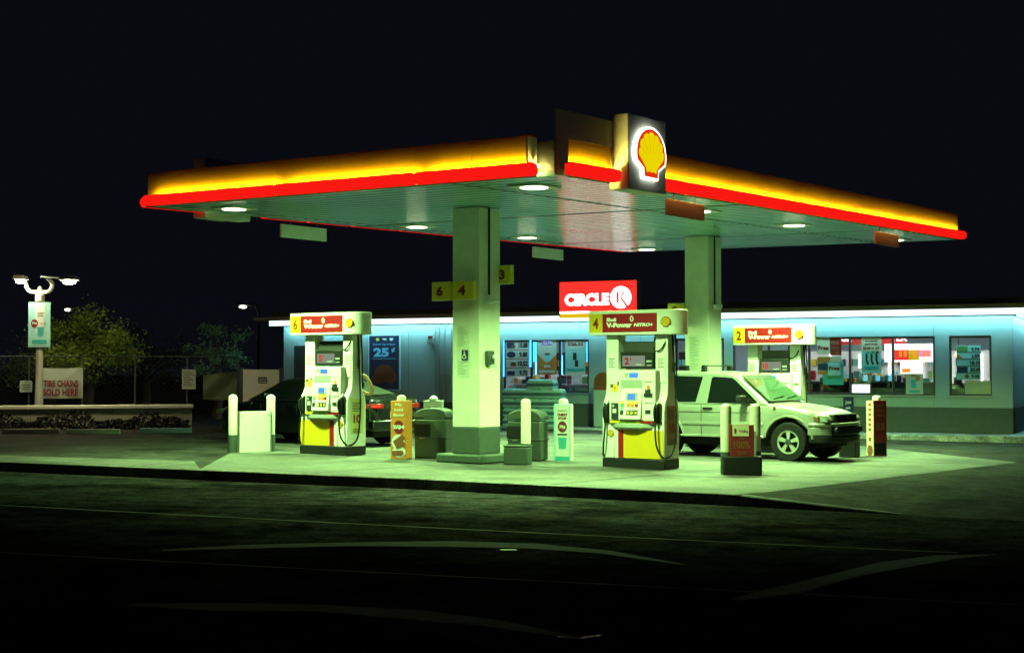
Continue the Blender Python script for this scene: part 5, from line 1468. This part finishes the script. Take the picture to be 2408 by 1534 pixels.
MB().tube([(w / 2 + .05, 0, -h / 2 - .7), (w / 2 + .05, 0, h / 2 + .1)], .04).build('post', m_dgrey, t)
MB().tube([(-w * .1, -.05, -h / 2), (w * .46, -.06, h / 2)], .008).build('tie_rope', m_ink, t)
# white enclosure panel
Y_ = 41.0
p0, p1 = at(570, 960, Y_), at(657, 868, Y_)
c = Vector(((p0.x + p1.x) / 2, Y_, gz(p0.x, Y_))); w = p1.x - p0.x; h = p1.z - c.z
t = thing('enclosure_gate', 'white sheet metal enclosure gate with small dark notice beside the store', 'gate', c, rad(-4))
MB().box(-w / 2, w / 2, 0, .04, .08, h).build('panel', m_white, t, bevel=.006)
for s in (-1, 1): MB().box(s * (w / 2 + .05) - .04, s * (w / 2 + .05) + .04, .0, .09, 0, h + .05).build('post', m_dgrey, t)
b = MB(); zc_ = at(617, 893, Y_).z - c.z; xc_ = at(617, 893, Y_).x - c.x
MB().box(xc_ - .13, xc_ + .13, -.012, -.001, zc_ - .09, zc_ + .09).build('notice', m_dgreen, t)
MB().box(xc_ - .11, xc_ + .11, -.015, -.0125, zc_ - .06, zc_ - .035).box(xc_ - .11, xc_ + .11, -.015, -.0125, zc_ + .01, zc_ + .03).build('print_line', m_white, t)

# lamp post with banner
PY = 39.6
p = gp(92, PY); zt_ = at(92, 655, PY).z - p.z
t = thing('lamp_post', 'pale lamp post with two upturned arms and hanging drinks banner', 'lamp post', p)
za_ = at(92, 686, PY).z - p.z
m_pole = M('pale_pole_paint', (.55, .56, .50), .5)
MB().tube([(0, 0, 0), (0, 0, za_ - .9), (0, 0, za_ + .05)], [.125, .085, .06], 14).build('pole', m_pole, t, smooth=True)
MB().lathe([(.10, za_ - .28), (.13, za_ - .25), (.13, za_ - .1), (.08, za_ - .04)], 14).lathe([(.05, za_ + .05), (.07, za_ + .08), (.04, za_ + .14), (0, za_ + .16)], 12).build('collar', m_pole, t, smooth=True)
xl_, xr_ = at(62, 655, PY).x - p.x, at(123, 655, PY).x - p.x
zlamp = at(92, 654, PY).z - p.z
def arm(x1):
    s = 1 if x1 > 0 else -1; k = abs(x1); zb = za_ - .0
    P = [(0, 0, zb), (s * k * .45, 0, zb - .01)] + [(s * (k * .45 + k * .55 * math.sin(rad(a))), 0, zb - .01 + k * .55 * (1 - math.cos(rad(a)))) for a in (20, 40, 60, 80, 90)] + [(s * k, -.03, zlamp - .12), (s * k, -.40, zlamp - .01)]
    MB().tube(P, .058, 12).build('arm', m_pole, t, smooth=True)
arm(xl_); arm(xr_)
def head(x, w_, mat, dy, zlamp, name='lamp_head'):
    o = MB().pxz([(x - w_ / 2, zlamp - .03), (x + w_ / 2, zlamp - .03), (x + w_ * .38, zlamp + .09), (x - w_ * .38, zlamp + .09)], dy - .18, dy + .18).build(name, m_pole, t, bevel=.02)
    MB().lathe([(.0, zlamp - .13), (w_ * .28, zlamp - .11), (w_ * .36, zlamp - .035)], 16, (x, dy, 0)).build('lens', mat, o, smooth=True)
head(xl_, .36, m_street, -.48, at(62, 655, PY - .48).z - p.z)
DY = -3.1
xo = at(163, 656, PY + DY).x - p.x
MB().tube([(xr_, -.3, zlamp - .03), (xr_ + .1, -1.2, zlamp - .02), (xo - .05, DY + .1, at(163, 656, PY + DY).z - p.z + .03)], .03, 8).build('bracket', m_pole, t)  # bracket added to carry the lamp forward and light the low wall
head(xo, .48, m_streeto, DY, at(163, 656, PY + DY).z - p.z)
c0_, c1_ = at(67, 815, PY - .2), at(119, 711, PY - .2)
t2 = thing('pole_banner', 'pale blue drinks banner hanging from the lamp post', 'banner', ((c0_.x + c1_.x) / 2, PY - .22, (c0_.z + c1_.z) / 2), rad(3))
w = c1_.x - c0_.x; h = c1_.z - c0_.z
MB().box(-w / 2, w / 2, 0, .02, -h / 2, h / 2).build('sheet', m_cyan, t2)
face_items(t2, w, h, 0, 'print', m_paper, [('p', [(-.2, .48), (.28, .48), (.2, -.2), (-.15, -.2)])])
face_items(t2, w, h, 0, 'lettering', m_brown, [('t', 'THIRST', .05, .26, .34, .03), ('t', 'STOP', .05, .20, .28, .03), ('t', 'Any size', .18, .03, .26, .03, .01)], .004)
face_items(t2, w, h, 0, 'price_disc', m_dred, [('e', -.22, .03, .16, .09)], .004)
face_items(t2, w, h, 0, 'price_figures', m_paper, [('t', '79¢', -.22, .03, .22, .06, .04)], .008)
face_items(t2, w, h, 0, 'cup', m_teal, [('p', [(-.1, -.05), (.2, -.05), (.16, -.24), (-.07, -.24)]), ('r', -.32, .34, -.43, -.34)], .004)
MB().box(-w / 2, w / 2, .021, .06, h / 2 - .05, h / 2 + .02).box(-w / 2, w / 2, .021, .06, -h / 2 - .02, -h / 2 + .05).build('batten', m_steel, t2)

# far street lamps
for i, (px, py, Y_, w_) in enumerate(((571, 721, 95, .24), (160, 728, 110, .22))):
    q = at(px, py, Y_); z0 = gz(q.x, q.y)
    t = thing('street_lamp', ['distant lit street lamp high above the enclosure gate', 'distant small lit street lamp right of the pole banner'][i], 'street lamp', (q.x, q.y, z0), 0, 'distant street lamps')
    H_ = q.z - z0
    MB().tube([(1.0, .3, 0), (1.0, .3, H_ - .3), (.8, .3, H_ + .1), (.2, .2, H_ + .15)], .09, 8).build('pole', m_dgrey, t)
    MB().box(-.3, .3, -.18, .18, .12 + H_, .22 + H_).build('lamp_head', m_dgrey, t, bevel=.03)
    MB().pxz([(w_ * math.cos(rad(a)), H_ + .1 * math.sin(rad(a))) for a in range(0, 360, 30)], -.17, .12).build('lens', m_far, t)

# trees
m_bark = M('bark', (.06, .045, .03), .9, var=.4, bump=.4, bsc=25)
def leaf_mat(name, col):  # lamplit and unlit crowns are told apart by leaf colour
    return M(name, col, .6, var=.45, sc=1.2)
def tree(px, Y, h, crown, label, mat, n=2600, seed=1, z_lo=.32):
    R_ = random.Random(seed)
    p = gp(px, Y)
    t = thing('leafy_tree', label, 'tree', p, 0, 'trees at the left of the lot')
    b = MB(); b.tube([(0, 0, 0), (.08, .03, h * .25), (.02, -.04, h * .5), (.1, 0, h * .8)], [.17, .13, .09, .03], 9)
    lim = []
    for k in range(9):
        a = k * 2.4; z0 = h * R_.uniform(.3, .6); rr = crown * R_.uniform(.5, .95)
        e = Vector((rr * math.cos(a), rr * math.sin(a), z0 + h * R_.uniform(.1, .34)))
        b.tube([(0.04, 0, z0), (e.x * .5, e.y * .5, z0 + (e.z - z0) * .65), e], [.055, .035, .012], 6); lim.append(e)
    b.build('trunk', m_bark, t, smooth=True)
    c = MB()
    cl = []
    for e in lim + [Vector((0, 0, h * .85))]:
        for k in range(5):
            cl.append((e + Vector((R_.gauss(0, .32), R_.gauss(0, .32), R_.gauss(0, .24))) * crown * .5, crown * R_.uniform(.10, .24)))
    for i in range(n):
        ce, rr = R_.choice(cl)
        d = Vector((R_.gauss(0, 1), R_.gauss(0, 1), R_.gauss(0, .75))) * rr
        q = ce + d
        if q.z < h * z_lo: continue
        a = Vector((R_.uniform(-1, 1), R_.uniform(-1, 1), R_.uniform(-.9, .3))).normalized()
        s = R_.uniform(.03, .075); n_ = Vector((R_.uniform(-1, 1), R_.uniform(-1, 1), R_.uniform(-1, 1))).normalized()
        w_ = a.cross(n_).normalized() * s * .5
        c.add([q - a * s, q + w_, q + a * s, q - w_], [(0, 1, 2, 3)])
    c.build('crown', mat, t)
    return t
tree(205, 43.5, 3.5, 1.35, 'lamplit leafy tree behind the fence right of the pole banner', leaf_mat('lit_toned_leaf', (.26, .36, .05)), 7500, 3)
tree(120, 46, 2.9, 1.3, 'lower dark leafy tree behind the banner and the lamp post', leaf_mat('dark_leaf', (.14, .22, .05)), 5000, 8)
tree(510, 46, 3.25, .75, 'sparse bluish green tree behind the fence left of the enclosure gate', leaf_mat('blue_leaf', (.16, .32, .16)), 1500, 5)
tree(340, 47, 3.0, 1.3, 'low dark tree between the lit tree and the sparse one', leaf_mat('dim_toned_leaf', (.03, .05, .02)), 2200, 13)

# ================================================================== LIGHT, SKY, CAMERA
wd = bpy.data.worlds.new('World'); SC.world = wd; wd.use_nodes = True
bg = wd.node_tree.nodes['Background']
bg.inputs[0].default_value = (.0026, .0031, .0052, 1); bg.inputs[1].default_value = 1.0

cam = bpy.data.cameras.new('camera'); co = bpy.data.objects.new('camera', cam); COL.objects.link(co)
co.location = EYE; co.rotation_euler = (math.pi / 2 + PITCH, 0, 0)
cam.sensor_width = 36; cam.sensor_fit = 'HORIZONTAL'; cam.lens = 36 * F / 2407.0
cam.clip_end = 2000; cam.clip_start = .1
SC.camera = co
SC.view_settings.view_transform = 'Standard'; SC.view_settings.look = 'None'; SC.view_settings.exposure = 0; SC.view_settings.gamma = 1
SC.cycles.use_denoising = True
SC.cycles.max_bounces = 6; SC.cycles.diffuse_bounces = 3; SC.cycles.glossy_bounces = 3; SC.cycles.transparent_max_bounces = 12
SC.cycles.caustics_reflective = False; SC.cycles.caustics_refractive = False
SC.cycles.sample_clamp_indirect = 4.0
SC.cycles.use_light_tree = True
